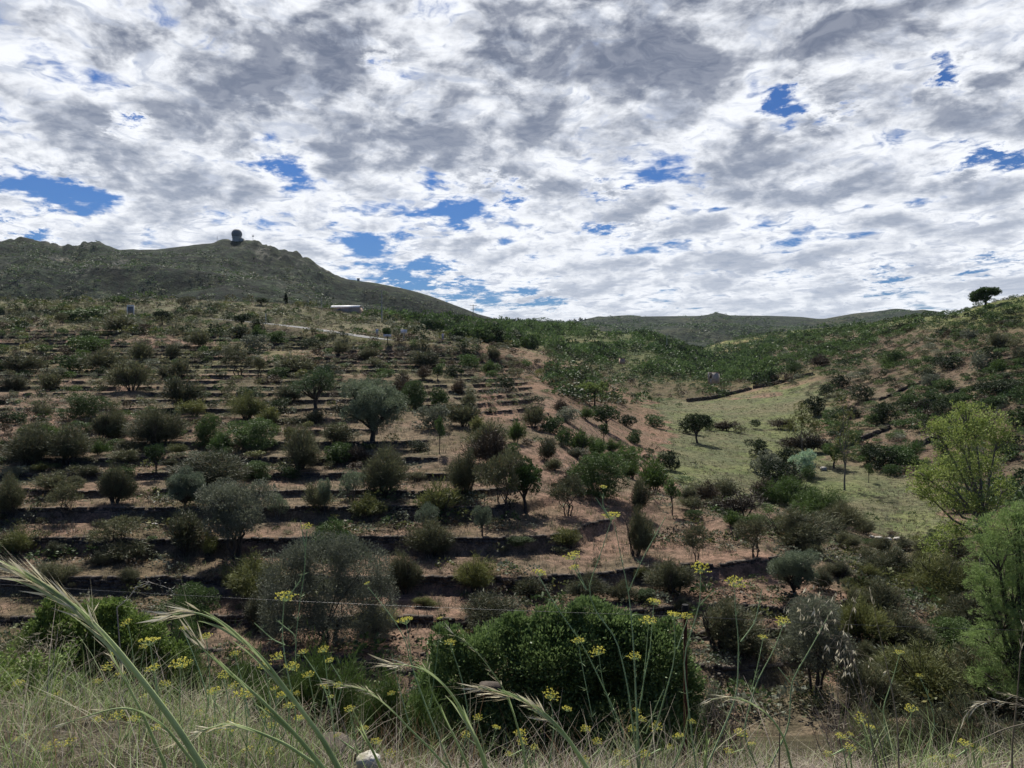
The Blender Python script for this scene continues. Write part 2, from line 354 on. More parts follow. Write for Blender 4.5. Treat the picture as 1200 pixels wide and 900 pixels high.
# ray lookup: first hit of the ray through picture point (u, v)
_rd = np.geomspace(5, 3200, 2600)
def hit(u, v, dmin=5, dmax=3200):
    d_ = _rd[(_rd >= dmin) & (_rd <= dmax)]
    g = Zf((u - 600) / F * d_, d_) - (VH - v) / F * d_
    k = np.where(g >= 0)[0]
    if len(k) == 0: return None
    k = k[0]
    if k > 0:
        t = g[k - 1] / (g[k - 1] - g[k] + 1e-9); dd = d_[k - 1] + t * (d_[k] - d_[k - 1])
    else: dd = d_[0]
    x = (u - 600) / F * dd; return x, dd, float(Zf(np.array([x]), np.array([dd]))[0])
def px_of(x, y, z): return 600 + F * x / y, VH - F * z / y
def at(u, v, D): return np.array([(u - 600) / F * D, D, (VH - v) / F * D])
# ------------------------------------------------------------------ materials
def new_mat(name):
    m_ = bpy.data.materials.new(name); m_.use_nodes = True; m_.node_tree.nodes.clear(); return m_, NB(m_.node_tree)
def finish(m_, nb, colr, rough=.9, bump=None, bstr=.4, bdist=.05, transl=0.0, spec=.2, metal=0.0):
    n = nb.node('ShaderNodeBsdfPrincipled')
    if isinstance(colr, tuple): n.inputs['Base Color'].default_value = (*colr, 1)
    else: nb.l.new(colr, n.inputs['Base Color'])
    nb.put(n.inputs['Roughness'], rough); n.inputs['Specular IOR Level'].default_value = spec; n.inputs['Metallic'].default_value = metal
    if bump is not None:
        bn = nb.node('ShaderNodeBump'); bn.inputs['Strength'].default_value = bstr; bn.inputs['Distance'].default_value = bdist
        nb.l.new(bump, bn.inputs['Height']); nb.l.new(bn.outputs[0], n.inputs['Normal'])
    res = n.outputs[0]
    if transl:
        t = nb.node('ShaderNodeBsdfTranslucent')
        if isinstance(colr, tuple): t.inputs[0].default_value = (*colr, 1)
        else: nb.l.new(colr, t.inputs[0])
        mx = nb.node('ShaderNodeMixShader'); mx.inputs[0].default_value = transl
        nb.l.new(res, mx.inputs[1]); nb.l.new(t.outputs[0], mx.inputs[2]); res = mx.outputs[0]
    o = nb.node('ShaderNodeOutputMaterial'); nb.l.new(res, o.inputs[0]); return m_
def pos(nb): return nb.node('ShaderNodeNewGeometry').outputs['Position']
def attr(nb, name='col'):
    n = nb.node('ShaderNodeAttribute'); n.attribute_name = name; return n.outputs['Color']

def ground_mat():
    m_, nb = new_mat('ground'); p = pos(nb); c = attr(nb)
    n1 = nb.noise(p, 1.1, 6, .65); n2 = nb.noise(p, 6.5, 5, .7); n3 = nb.noise(p, .16, 4, .6); n4 = nb.noise(p, 28, 3, .6)
    c = nb.mix(1.0, c, nb.mix(nb.ss(n1, .3, .72), (.52, .54, .50), (1.42, 1.38, 1.36)), 'MULTIPLY')
    c = nb.mix(1.0, c, nb.mix(nb.ss(n2, .3, .7), (.55, .56, .58), (1.42, 1.4, 1.36)), 'MULTIPLY')
    c = nb.mix(1.0, c, nb.mix(nb.ss(n3, .35, .65), (.85, .9, .86), (1.12, 1.07, 1.04)), 'MULTIPLY')
    c = nb.mix(nb.ss(n4, .62, .75, 0, .35), c, (.32, .29, .25))
    sy = nb.node('ShaderNodeSeparateXYZ'); nb.l.new(p, sy.inputs[0]); farm = nb.ss(sy.outputs[1], 450, 750)
    n5 = nb.noise(p, .085, 6, .72); n6 = nb.noise(p, .02, 5, .6)
    fc = nb.mix(nb.ss(n5, .40, .62), (.30, .36, .34), (1.75, 1.7, 1.55)); fc = nb.mix(1.0, fc, nb.mix(nb.ss(n6, .38, .62), (.7, .75, .75), (1.35, 1.3, 1.2)), 'MULTIPLY')
    c = nb.mix(1.0, c, nb.mix(farm, (1, 1, 1), fc), 'MULTIPLY')
    h = nb.m('ADD', nb.m('MULTIPLY', n1, 1.0), nb.m('MULTIPLY', n2, .5)); h = nb.m('ADD', h, nb.m('MULTIPLY', nb.m('MULTIPLY', n5, farm), 22.0))
    # rock on the high mountain: attribute alpha-free, from height and noise
    return finish(m_, nb, c, .95, h, .9, .35, spec=.1)
M = {}
M['ground'] = ground_mat()
def stone_mat(name, a, c_, lich=(.34, .34, .30), lw=.55):
    m_, nb = new_mat(name); p = pos(nb)
    n1 = nb.noise(p, 2.3, 5, .6); n2 = nb.noise(p, 11, 5, .65); isl = nb.node('ShaderNodeNewGeometry').outputs['Random Per Island']
    c = nb.mix(isl, a, c_); c = nb.mix(nb.ss(n1, .52, .72, 0, lw), c, lich)
    c = nb.mix(1.0, c, nb.mix(nb.ss(n2, .3, .7), (.6, .6, .6), (1.3, 1.3, 1.3)), 'MULTIPLY')
    return finish(m_, nb, c, .9, n2, .6, .04, spec=.2)
M['stone'] = stone_mat('schist stone', (.045, .038, .033), (.12, .098, .078), (.15, .14, .115), .45)
M['pale_stone'] = stone_mat('pale stone', (.32, .30, .27), (.5, .47, .42), (.6, .58, .5))
def plain(name, c, rough=.7, metal=0, var=.25, sc_=8.0, spec=.3, transl=0, dirt=None):
    m_, nb = new_mat(name); n = nb.noise(pos(nb), sc_, 5, .6)
    q = nb.mix(1.0, c, nb.mix(nb.ss(n, .3, .7), (1 - var,) * 3, (1 + var,) * 3), 'MULTIPLY')
    if dirt: q = nb.mix(nb.ss(nb.noise(pos(nb), sc_ * .4, 6, .65), .5, .7, 0, .7), q, dirt)
    return finish(m_, nb, q, rough, n, .2, .02, spec=spec, metal=metal, transl=transl)
M['asphalt'] = plain('asphalt', (.17, .17, .17), .9, var=.3)
M['galv'] = plain('galvanised steel', (.5, .51, .52), .5, .2, dirt=(.2, .19, .17))
M['white'] = plain('white paint', (.74, .74, .74), .6, dirt=(.5, .48, .44), sc_=2)
M['render_pink'] = plain('pinkish plaster', (.42, .32, .26), .9, sc_=1.2, dirt=(.3, .24, .2))
M['plaster'] = plain('old pale plaster', (.46, .41, .34), .95, sc_=1.5, dirt=(.33, .27, .21))
M['tile'] = plain('old roof tile', (.24, .14, .10), .9, dirt=(.12, .1, .08))
M['dark'] = plain('dark interior', (.02, .02, .02), .9)
M['concrete'] = plain('weathered concrete', (.40, .39, .36), .9, dirt=(.25, .24, .22))
M['wood'] = plain('grey wood', (.22, .20, .17), .9)
M['radome'] = plain('radome panels', (.17, .18, .19), .7, var=.15, sc_=.3)
M['grey_panel'] = plain('grey panel', (.16, .17, .18), .6)
M['rust'] = plain('rusty iron', (.085, .035, .022), .85, .3, var=.5, sc_=60)
M['wire'] = plain('fence wire', (.22, .22, .215), .45, .6)
M['cloth_pale'] = plain('pale shirt', (.62, .60, .66), .9); M['cloth_grey'] = plain('grey trousers', (.25, .25, .33), .9)
M['skin'] = plain('skin', (.42, .26, .19), .6); M['hair'] = plain('dark hair', (.03, .02, .015), .7)
M['bark'] = plain('dark bark', (.060, .050, .042), .95, sc_=14, var=.5); M['bark_grey'] = plain('grey bark', (.15, .135, .115), .95, sc_=14, var=.45)

def leaf_mat(name, dark, light, transl=.25, rough=.6, tip=None, sc_=1.0, rv=.35):
    """leaf colour: random per leaf, clumps from noise, a little random per plant"""
    m_, nb = new_mat(name)
    isl = nb.node('ShaderNodeNewGeometry').outputs['Random Per Island']
    oi = nb.node('ShaderNodeObjectInfo').outputs['Random']
    n = nb.noise(pos(nb), sc_, 4, .6)
    c = nb.mix(nb.m('MULTIPLY', nb.m('ADD', isl, nb.ss(n, .32, .68)), .5), dark, light)
    c = nb.mix(1.0, c, nb.mix(oi, (1 - rv, 1 - rv * .9, 1 - rv * .8), (1 + rv, 1 + rv * .9, 1 + rv * .6)), 'MULTIPLY')
    if tip: c = nb.mix(nb.m('GREATER_THAN', isl, .93), c, tip)
    return finish(m_, nb, c, rough, transl=transl, spec=.25)
LM = {
 'mastic': leaf_mat('evergreen leaves', (.028, .050, .019), (.12, .185, .06)),
 'heath': leaf_mat('tree heath foliage', (.040, .047, .026), (.175, .185, .10), tip=(.16, .12, .06)),
 'heathy': leaf_mat('yellowish heath foliage', (.06, .07, .024), (.22, .24, .085), tip=(.22, .2, .06)),
 'olive': leaf_mat('silver green leaves', (.075, .10, .06), (.25, .30, .20), rv=.2),
 'greyo': leaf_mat('grey olive leaves', (.075, .088, .06), (.27, .29, .205), rv=.2),
 'green': leaf_mat('fresh green foliage', (.032, .066, .020), (.11, .175, .05)),
 'dkgreen': leaf_mat('dark oak leaves', (.013, .026, .012), (.045, .066, .027)),
 'pine': leaf_mat('pine needles', (.042, .078, .034), (.155, .225, .09)),
 'brightpine': leaf_mat('bright pine needles', (.13, .20, .06), (.40, .53, .19), transl=.38),
 'yellow': leaf_mat('yellowing ash leaves', (.13, .19, .045), (.36, .42, .13), transl=.35),
 'dead': leaf_mat('dry brown twigs', (.050, .038, .026), (.13, .10, .065), transl=.1),
 'pale': leaf_mat('pale blue green leaves', (.16, .24, .16), (.38, .50, .38)),
 'bush': leaf_mat('glossy green leaves', (.065, .115, .038), (.28, .38, .14), sc_=2.0, rough=.45, rv=.05),
 'broom': leaf_mat('broom shoots', (.04, .075, .018), (.13, .20, .05), sc_=1.5, rv=.05),
 'ltgreen': leaf_mat('light green leaves', (.08, .13, .03), (.25, .34, .09), sc_=1.5, rv=.05),
}

# ------------------------------------------------------------------ ground colours
def inpoly(u, v, poly):
    ins = np.zeros(u.shape, bool); n = len(poly)
    for i in range(n):
        x1, y1 = poly[i]; x2, y2 = poly[(i + 1) % n]
        c = ((y1 > v) != (y2 > v)) & (u < (x2 - x1) * (v - y1) / ((y2 - y1) + 1e-9) + x1); ins ^= c
    return ins
MEADOW = [(745, 458), (800, 455), (850, 470), (900, 462), (960, 447), (985, 460), (950, 500), (985, 545), (1060, 562), (1108, 588), (1112, 640), (1062, 648), (1010, 622), (940, 600), (860, 590), (800, 575), (770, 540), (790, 505), (765, 480)]
def ground_color(x, y, z):
    ys = np.maximum(y, 3.0); u = 600 + F * x / ys; v = VH - F * z / ys
    A = lambda *c: np.array(c)[None, None, :]
    def mixc(c, m_, t): return c * (1 - m_[..., None]) + A(*t) * m_[..., None]
    n1 = fbm(x, y, 14, 4, 201); n2 = fbm(x, y, 5, 4, 202); n3 = fbm(x, y, 40, 3, 203)
    c = np.zeros(x.shape + (3,)) + A(.085, .072, .052)          # dry verge
    m = sstep(y, 5, 9); c = mixc(c, m, (.070, .062, .038))
    soil = sstep(y, 34, 40)
    c = mixc(c, soil, (.218, .148, .114))                      # pinkish brown schist soil
    g = sstep(n1 + n2 * .5, -.15, .35) * soil
    c = mixc(c, g * .7, (.150, .130, .088))                   # dry grass patches
    c = mixc(c, sstep(y, 112, 170) * soil * sstep(n2 + n1, -.5, .3) * .8 * (1 - sstep(u, 430, 600) * (1 - sstep(y, 190, 230)) * .7), (.17, .165, .08))
    c = mixc(c, sstep(y, 205, 250) * sstep(-u, -620, -500), (.150, .145, .092))
    c = mixc(c, sstep(n3 - n2 * .6, .1, .4) * soil * .55, (.075, .08, .04))
    # right hillside
    rh = sstep(u, np.interp(y, [60, 100, 150, 250, 420], [1040, 1110, 1010, 960, 860]), np.interp(y, [60, 100, 150, 250, 420], [1075, 1150, 1050, 990, 900])) * sstep(y, 36, 60) * (1 - sstep(y, 450, 500))
    c = mixc(c, rh, (.125, .092, .068)); c = mixc(c, rh * sstep(n1 + n2, -.1, .4) * .7, (.105, .095, .055)); c = mixc(c, rh * sstep(n2 - n1, .1, .5) * .6, (.19, .155, .11))
    c = mixc(c, rh * sstep(-v, -395, -368) * .8, (.155, .185, .065))
    # meadow
    mm = inpoly(u + n2 * 28, v + n1 * 9, MEADOW) * sstep(y, 70, 80) * (1 - sstep(y, 300, 330))
    c = mixc(c, mm * 1.0, (.132, .140, .078)); c = mixc(c, mm * sstep(n1, .05, .4) * .5, (.185, .160, .105)); c = mixc(c, mm * sstep(n2 - n1, .1, .5) * .7, (.15, .175, .075))
    vb = ((u > 680) & (u < 880) & (y > 260) & (y < 480)) * 1.0
    c = mixc(c, vb * .8 * (v < np.interp(u, [680, 830, 880], [478, 470, 455])), (.115, .09, .055)); c = mixc(c, ((u > 560) & (u < 800) & (y > 105) & (y < 260)) * .6 * (1 - mm) * sstep(n1, -.4, .1), (.24, .145, .11))
    # far masses
    far = sstep(y, 300, 420) * (1 - rh)
    c = mixc(c, far * sstep(u, 330, 420), (.105, .125, .055))
    c = mixc(c, far * sstep(u, 500, 600) * sstep(n3, .1, .5) * .8, (.19, .165, .085))
    s2 = ((y > 430) & (y < 960) & (u > 790)) * 1.0 * (1 - rh)
    c = mixc(c, s2 * .9, (.125, .15, .06)); ter = (np.sin((z + n1 * 2) * 1.6) > .55) * s2 * sstep(v * -1, -432, -395)
    c = mixc(c, s2 * sstep(n3 + n1 * .4, .05, .4) * .8, (.20, .17, .11)); c = mixc(c, ter * .6, (.055, .06, .035))
    mt = sstep(y, 620, 760)
    mm2 = mt * (u < 760)
    c = mixc(c, mm2, (.014, .026, .017)); big = fbm(x, y, 120, 5, 211); med = fbm(x, y, 28, 4, 212)
    c = mixc(c, mm2 * sstep(big, -.1, .35) * .7, (.022, .036, .022)); c = mixc(c, mm2 * sstep(med, .0, .3) * .7, (.008, .013, .010))
    c = mixc(c, mm2 * sstep(fbm(x, y, 15, 3, 218), .05, .3) * .75, (.006, .010, .008)); c = mixc(c, mm2 * sstep(fbm(x, y, 19, 3, 219), .12, .4) * .6, (.045, .055, .032))
    rock = mm2 * (sstep(np.exp(-((u - 325) / 50) ** 2) * 1.0 + np.exp(-((u - 75) / 60) ** 2) * .55 + fbm(x, y, 60, 5, 214) * 1.3, .45, .85)) * sstep(-v, -345, -315)
    c = mixc(c, rock * .8 * sstep(fbm(x, y, 17, 3, 216), -.1, .2), (.13, .13, .135))
    ff = sstep(y, 1250, 1500) * (u > 560)
    ff = np.clip(ff * ((y > 1530) | (u > 700)), 0, 1)
    c = mixc(c, ff * 1.0, (.026, .036, .028)); c = mixc(c, ff * sstep(fbm(x, y, 60, 4, 215), 0, .4) * .75, (.025, .034, .02)); c = mixc(c, ff * sstep(big, .1, .5) * .5, (.075, .075, .05))
    return np.clip(c, .01, .9)
CC = ground_color(XX, YY, ZZ)
nr, nc = XX.shape
ii = np.arange(nr - 1)[:, None] * nc + np.arange(nc - 1)[None]
Fq = np.stack([ii, ii + 1, ii + nc + 1, ii + nc], -1).reshape(-1, 4)
terrain = link('terrain', np_mesh('terrain', np.stack([XX, YY, ZZ], -1).reshape(-1, 3), Fq, M['ground'], colors=CC.reshape(-1, 3), smooth=True))
tag(terrain, 'terraced hillside, valley meadow and mountains in one ground sheet', kind='structure')

# road strip
def strip(P_, wd, dz=.0):
    T = np.gradient(P_, axis=0); nrm = np.stack([-T[:, 1], T[:, 0]], 1); nrm /= np.linalg.norm(nrm, axis=1)[:, None]
    a = P_.copy(); c_ = P_.copy(); a[:, :2] += nrm * wd; c_[:, :2] -= nrm * wd; a[:, 2] += dz; c_[:, 2] += dz
    V = np.empty((len(P_) * 2, 3)); V[0::2] = a; V[1::2] = c_; i = np.arange(len(P_) - 1) * 2
    return V, np.stack([i, i + 1, i + 3, i + 2], 1), nrm
V, Q, NR = strip(RD, 3.0, .03)
road = link('road', np_mesh('road', V, Q[:, ::-1], M['asphalt'])); tag(road, 'narrow grey hill road crossing the top of the terraced slope', kind='structure')
mb = MB()
for sgn in (-1, 1):
    P2 = RD.copy(); P2[:, :2] += NR * 2.75 * sgn; V, Q, _ = strip(P2, .07, .036); mb.add(V, Q[:, ::-1])
link('road_marking', mb.mesh('road_marking', M['white']), road)
# guardrail on the near side
def guardrail(i0, i1, label):
    g = thing('guardrail', label, 'guardrail', tuple(RD[(i0 + i1) // 2]), group='guardrails on the hill road'); g0 = np.array(g.location)
    side = -1 if (RD[i0, 1] - NR[i0, 1] * 3.4) < (RD[i0, 1] + NR[i0, 1] * 3.4) else 1
    line = RD[i0:i1].copy(); line[:, :2] += NR[i0:i1] * 3.4 * side
    L = densify(line, 60); mb = MB()
    for dz, off in ((.74, 0), (.60, .05), (.46, 0)):
        q = L.copy(); q[:, 2] += dz; mb.tube(q - g0, .075, 4)
    mb.build('rail', M['galv'], g)
    s_ = np.r_[0, np.cumsum(np.linalg.norm(np.diff(L, axis=0), axis=1))]; n = 0
    me = MB(); me.box((0, 0, .25), (.1, .12, 1.0)); pm = me.mesh('post', M['galv'])
    for t in np.arange(.5, s_[-1], 4.0):
        p_ = np.array([np.interp(t, s_, L[:, k]) for k in range(3)]) - g0; o = link('post', pm, g); o.location = p_
guardrail(60, 100, 'long grey steel guardrail beside the road right of the white framed hoarding')
guardrail(100, 131, 'grey steel guardrail where the road runs down to the right')
guardrail(18, 50, 'grey steel guardrail beside the road at the left edge')

# ------------------------------------------------------------------ dry stone terrace walls
ORD = ['zeroth', 'first', 'second', 'third', 'fourth', 'fifth', 'sixth', 'seventh', 'eighth', 'ninth', 'tenth', 'eleventh', 'twelfth', 'thirteenth', 'fourteenth', 'fifteenth', 'sixteenth', 'seventeenth', 'eighteenth', 'nineteenth', 'twentieth']
_t = {2: 'twenty', 3: 'thirty', 4: 'forty', 5: 'fifty', 6: 'sixty', 7: 'seventy', 8: 'eighty', 9: 'ninety'}
_tt = {2: 'twentieth', 3: 'thirtieth', 4: 'fortieth', 5: 'fiftieth', 6: 'sixtieth', 7: 'seventieth', 8: 'eightieth', 9: 'ninetieth'}
def ordn(n):
    if n <= 20: return ORD[n]
    if n < 100: return _tt[n // 10] if n % 10 == 0 else _t[n // 10] + '-' + ORD[n % 10]
    return 'hundred and ' + ordn(n - 100) if n % 100 else 'hundredth'
rng = np.random.default_rng(11)
def wall_mesh(P_, top_off, hgt, rng, far, thick=.35, mat='stone'):
    """P_ (n,3) top line of the wall; stones laid in courses along it, relative to its own origin"""
    s_ = np.r_[0, np.cumsum(np.linalg.norm(np.diff(P_[:, :2], axis=0), axis=1))]; L = s_[-1]
    org = P_[len(P_) // 2].copy(); mb = MB()
    def pt(t): return np.array([np.interp(t, s_, P_[:, k]) for k in range(3)])
    sl = .34 if not far else .6; nc_ = max(2, int(round(hgt / (.19 if not far else .3)))); ch = hgt / nc_
    for c_ in range(nc_):
        t = rng.uniform(0, .2)
        while t < L - .1:
            ln = sl * rng.uniform(.6, 1.6); p = pt(t + ln / 2); q = pt(min(t + ln, L)) - pt(t); a = math.atan2(q[1], q[0])
            if c_ == nc_ - 1 and rng.random() < .16: t += ln; continue
            zc = p[2] + top_off - hgt + ch * (c_ + .5) + (rng.uniform(-.03, .05) if c_ == nc_ - 1 else 0)
            lean = (c_ / nc_) * .12
            nx, ny = math.sin(a), -math.cos(a)
            if ny > 0: nx, ny = -nx, -ny
            off = -lean + rng.uniform(-.05, .06)
            mb.box((p[0] - org[0] + nx * off, p[1] - org[1] + ny * off, zc - org[2]), (ln * 1.02, thick * rng.uniform(.8, 1.2), ch * rng.uniform(.9, 1.12)), a + rng.normal(0, .05), .035 if not far else .06, rng)
            t += ln
    return mb.mesh('stone_wall', M[mat]), org
ugrid = np.arange(-130, 1060, 4.0); dgrid = np.geomspace(37, 215, 1500)
UXX = (ugrid[None, :] - 600) / F * dgrid[:, None]; DYY = np.broadcast_to(dgrid[:, None], UXX.shape)
ZB = Zbase(UXX, DYY) + wob(UXX, DYY); TM = tmask(UXX, DYY)
wall_list = []
for k, lv in enumerate(LV[1:], 1):
    up = (ZB[1:] >= lv) & (ZB[:-1] < lv) & (TM[1:] > .45)
    pts = []
    first = np.where(up.any(0), up.argmax(0), -1)
    cur = []
    def flush():
        global cur
        if len(cur) >= 7: wall_list.append((k, np.array(cur)))
        cur = []
    lastd = None; cur = []
    nxt = 0
    for j, f_ in enumerate(first):
        if f_ < 0 or (lastd is not None and abs(dgrid[f_] - lastd) > max(1.2, .02 * lastd) * 1.6): flush(); lastd = None
        if f_ < 0: continue
        z0, z1 = ZB[f_, j], ZB[f_ + 1, j]; t = (lv - z0) / (z1 - z0); dd = dgrid[f_] + t * (dgrid[f_ + 1] - dgrid[f_]); x = (ugrid[j] - 600) / F * dd
        wz = float(wob(np.array([x]), np.array([dd]))[0])
        cur.append((x, dd, lv)); lastd = dd
        # fallen stretches and path gaps
        if fbm(np.array([x]), np.array([dd]), 7, 2, 300 + k)[0] > .46: flush(); lastd = None
    flush()
byrow = {}
for k, P_ in wall_list:
    u_ = (600 + F * P_[:, 0] / P_[:, 1])
    if u_.max() < 0 or u_.min() > 1200: continue
    byrow.setdefault(k, []).append((u_.mean(), P_))
rows = sorted(byrow); nwalls = 0
WLAB = []
for ri, k in enumerate(rows, 1):
    for wi, (um, P_) in enumerate(sorted(byrow[k], key=lambda q: q[0]), 1):
        gap = LV[k] - LV[k - 1]; h = gap * .80 + .12; far = P_[:, 1].mean() > 95
        me, org = wall_mesh(P_ - np.array([0, .10, 0]), .03, h, rng, far)
        o = link('stone_wall', me); o.location = org; nwalls += 1
        span = 'long ' if len(P_) > 60 else ('short ' if len(P_) < 18 else '')
        tag(o, '%sdark dry stone terrace wall, %s level up from the gully, %s piece from the left' % (span, ordn(ri), ordn(wi)), 'stone wall', 'dry stone terrace walls')
print('walls', nwalls)
# walls on the right hillside and round the meadow, given as picture points on the ground
def px_wall(pts, h, label, grp, mat='stone'):
    q = []
    for i in range(len(pts) - 1):
        for t in np.linspace(0, 1, 14, endpoint=(i == len(pts) - 2)):
            u = pts[i][0] * (1 - t) + pts[i + 1][0] * t; v = pts[i][1] * (1 - t) + pts[i + 1][1] * t
            r_ = hit(u, v, 60)
            if r_: q.append(r_)
    q = np.array(q)
    if len(q) < 3: print('wall fail', label); return
    for _ in range(4): q[1:-1] = q[1:-1] * .5 + .25 * (q[2:] + q[:-2])
    q[:, 2] = Zf(q[:, 0], q[:, 1])
    me, org = wall_mesh(q, h - .15, h, rng, True, .6, mat); o = link('stone_wall', me); o.location = org; tag(o, label, 'stone wall', grp)
G2 = 'rough stone walls on the right hillside'
px_wall([(805, 471), (835, 468), (868, 460), (880, 457)], 1.3, 'dark stone wall along the far edge of the meadow, left of its break', 'stone walls round the meadow')
px_wall([(882, 456), (905, 452), (930, 445), (952, 440)], 1.4, 'dark stone wall climbing right along the far meadow edge', 'stone walls round the meadow')
px_wall([(1147, 437), (1165, 430), (1185, 423), (1200, 418)], 1.2, 'upper tumbled stone wall near the right edge below the big grey bush', G2)
px_wall([(1117, 462), (1140, 457), (1160, 452)], 1.2, 'stone wall with dark face, middle of the right hillside', G2)
px_wall([(1030, 470), (1048, 463), (1070, 452), (1090, 447)], .9, 'low broken stone wall slanting up the right hillside', G2)
px_wall([(985, 528), (1010, 516), (1030, 508), (1042, 503)], 1.0, 'tumbled pale stone bank low on the right hillside above the meadow', G2, 'stone')
px_wall([(1075, 524), (1090, 517), (1105, 510)], 1.0, 'short dark stone wall left of the yellowing ash tree', G2)
px_wall([(915, 405), (935, 401), (955, 398)], .9, 'faint stone wall on the right slope under the light pole', G2)
# ------------------------------------------------------------------ vegetation meshes (numpy leaf clouds)
def unit(v): return v / (np.linalg.norm(v, axis=-1, keepdims=True) + 1e-9)
def leaves(C, D, L, W, rng, droop=0.0):
    """rhomb leaves at points C with long axis D"""
    n = len(C); D = unit(D + np.array([0, 0, -droop])); S = unit(np.cross(D, rng.normal(size=(n, 3))))
    L = np.asarray(L) * rng.uniform(.6, 1.3, n); W = np.asarray(W) * rng.uniform(.6, 1.3, n)
    V = np.empty((n, 4, 3)); V[:, 0] = C; V[:, 2] = C + D * L[:, None]
    mid = C + D * (L * .5)[:, None]; V[:, 1] = mid + S * (W * .5)[:, None]; V[:, 3] = mid - S * (W * .5)[:, None]
    return V.reshape(-1, 3), np.arange(n * 4).reshape(n, 4)
def sphere_pts(n, rng):
    return unit(rng.normal(size=(n, 3)))
def lobe_crown(lobes, n, L, W, rng, shell=(.55, 1.05), up=.35, rnd=.7, clump=0):
    """lobes: (cx,cy,cz,rx,ry,rz); leaves near the shells of the lobes in small sprays"""
    lobes = np.array(lobes); wt = (lobes[:, 3] * lobes[:, 4] * lobes[:, 5]) ** (2 / 3); wt /= wt.sum()
    Cs, Ds = [], []
    for lb, k in zip(lobes, rng.multinomial(n, wt)):
        if clump:
            m_ = max(1, k // clump); s_ = sphere_pts(m_, rng); s_ = np.repeat(s_, clump, 0); s_ = unit(s_ + rng.normal(size=s_.shape) * .13)
            rr = np.repeat(rng.uniform(*shell, m_), clump) + rng.normal(size=m_ * clump) * .05
        else: s_ = sphere_pts(k, rng); rr = rng.uniform(*shell, k)
        Cs.append(lb[:3] + s_ * lb[3:] * rr[:, None]); Ds.append(s_ + np.array([0, 0, up]) + rng.normal(size=s_.shape) * rnd)
    C = np.concatenate(Cs); keep = C[:, 2] > .02
    return leaves(C[keep], np.concatenate(Ds)[keep], L, W, rng)
def rand_lobes(k, rng, R_=.5, z0=.45, z1=.75, r=(.2, .32), flat=.8):
    out_ = []
    for i in range(k):
        a = 2 * math.pi * (i + rng.uniform(-.3, .3)) / k; q = R_ * rng.uniform(.35, .7) if i else 0
        rr = rng.uniform(*r); out_.append((q * math.cos(a), q * math.sin(a), rng.uniform(z0, z1) * (1 if i else 1.08), rr, rr, rr * flat))
    return out_
def stems(mb, k, rng, top=.6, spread=.32, r=.02, m=1, base=.05, ends=None):
    for i in range(k):
        a = 2 * math.pi * i / k + rng.uniform(-.4, .4); e = np.array([math.cos(a) * spread * rng.uniform(.5, 1.1), math.sin(a) * spread * rng.uniform(.5, 1.1), top * rng.uniform(.8, 1.15)])
        if ends is not None: e = np.array(ends[i % len(ends)])
        b0 = np.array([math.cos(a) * base, math.sin(a) * base, -.06]); mid = b0 * .55 + e * .45 + rng.normal(size=3) * .03; mid[2] = e[2] * .45
        mb.tube([b0, (b0 + mid) / 2 + rng.normal(size=3) * .012, mid, (mid + e) / 2 + rng.normal(size=3) * .02, e], [r * 1.25, r * 1.05, r * .85, r * .6, r * .3], 5, m, cap=False)
        for q in range(2):
            e2 = e + rng.normal(size=3) * .14; mb.tube([mid, (mid + e2) / 2 + rng.normal(size=3) * .02, e2], [r * .6, r * .4, r * .15], 4, m, cap=False)
def shrub_round(rng, mat, n=2600, L=.075, W=.04, k=6, flat=.8, low=True, bark='bark', clump=6, z0=.32, z1=.62):
    mb = MB(); lb = rand_lobes(k + 2, rng, .52, z0, z1 + .06, (.12, .29), flat)
    if low: lb += rand_lobes(4, rng, .55, .16, .24, (.17, .24), .8)
    else: stems(mb, 5, rng, .5)
    V, Q = lobe_crown(lb, n, L, W, rng, clump=clump); mb.add(V, Q, 0)
    return mb.mesh('shrub', [M_leaf(mat), M[bark]])
def shrub_wispy(rng, mat, n=3000, L=.13, W=.012, fan=.5, h=1.0, bare=.25, stems_n=7, bark='bark'):
    """tree heath / broom: many upright twigs fanning from the base, foliage on their outer half"""
    mb = MB(); k = max(30, n // 14); m_ = int(rng.integers(3, 7)); sub = rng.integers(0, m_, k)
    ca = rng.uniform(0, 2 * np.pi, m_); cq = rng.uniform(.3, .8, m_) * fan * (np.arange(m_) > 0); chh = rng.uniform(.58, .92, m_); chh[0] = 1.0; cr = rng.uniform(.38, .66, m_) * fan
    a = rng.uniform(0, 2 * np.pi, k); q = np.sqrt(rng.uniform(0, 1, k)); r_ = cr[sub] * q
    X0 = np.cos(ca)[sub] * cq[sub] + np.cos(a) * r_; Y0 = np.sin(ca)[sub] * cq[sub] + np.sin(a) * r_
    tip = np.stack([X0, Y0, h * chh[sub] * (1 - .5 * q ** 2.2) * rng.uniform(.78, 1.0, k)], 1); out_ = rng.random(k) < .10; tip[out_] *= 1.14
    per = n // k; t = rng.uniform(bare, 1.0, (k, per)) ** .7
    P_ = tip[:, None] * t[..., None]; P_[..., :2] = tip[:, None, :2] * (t[..., None] ** .75); P_ += rng.normal(size=P_.shape) * .022
    D = np.repeat(tip[:, None] * np.array([.8, .8, 1]), per, 1).reshape(-1, 3) + rng.normal(size=(k * per, 3)) * .42
    V, Q = leaves(P_.reshape(-1, 3), D, L, W, rng); mb.add(V, Q, 0)
    if stems_n: stems(mb, stems_n, rng, h * .62, fan * .6, .014)
    return mb.mesh('shrub', [M_leaf(mat), M[bark]])
def M_leaf(k): return LM[k]
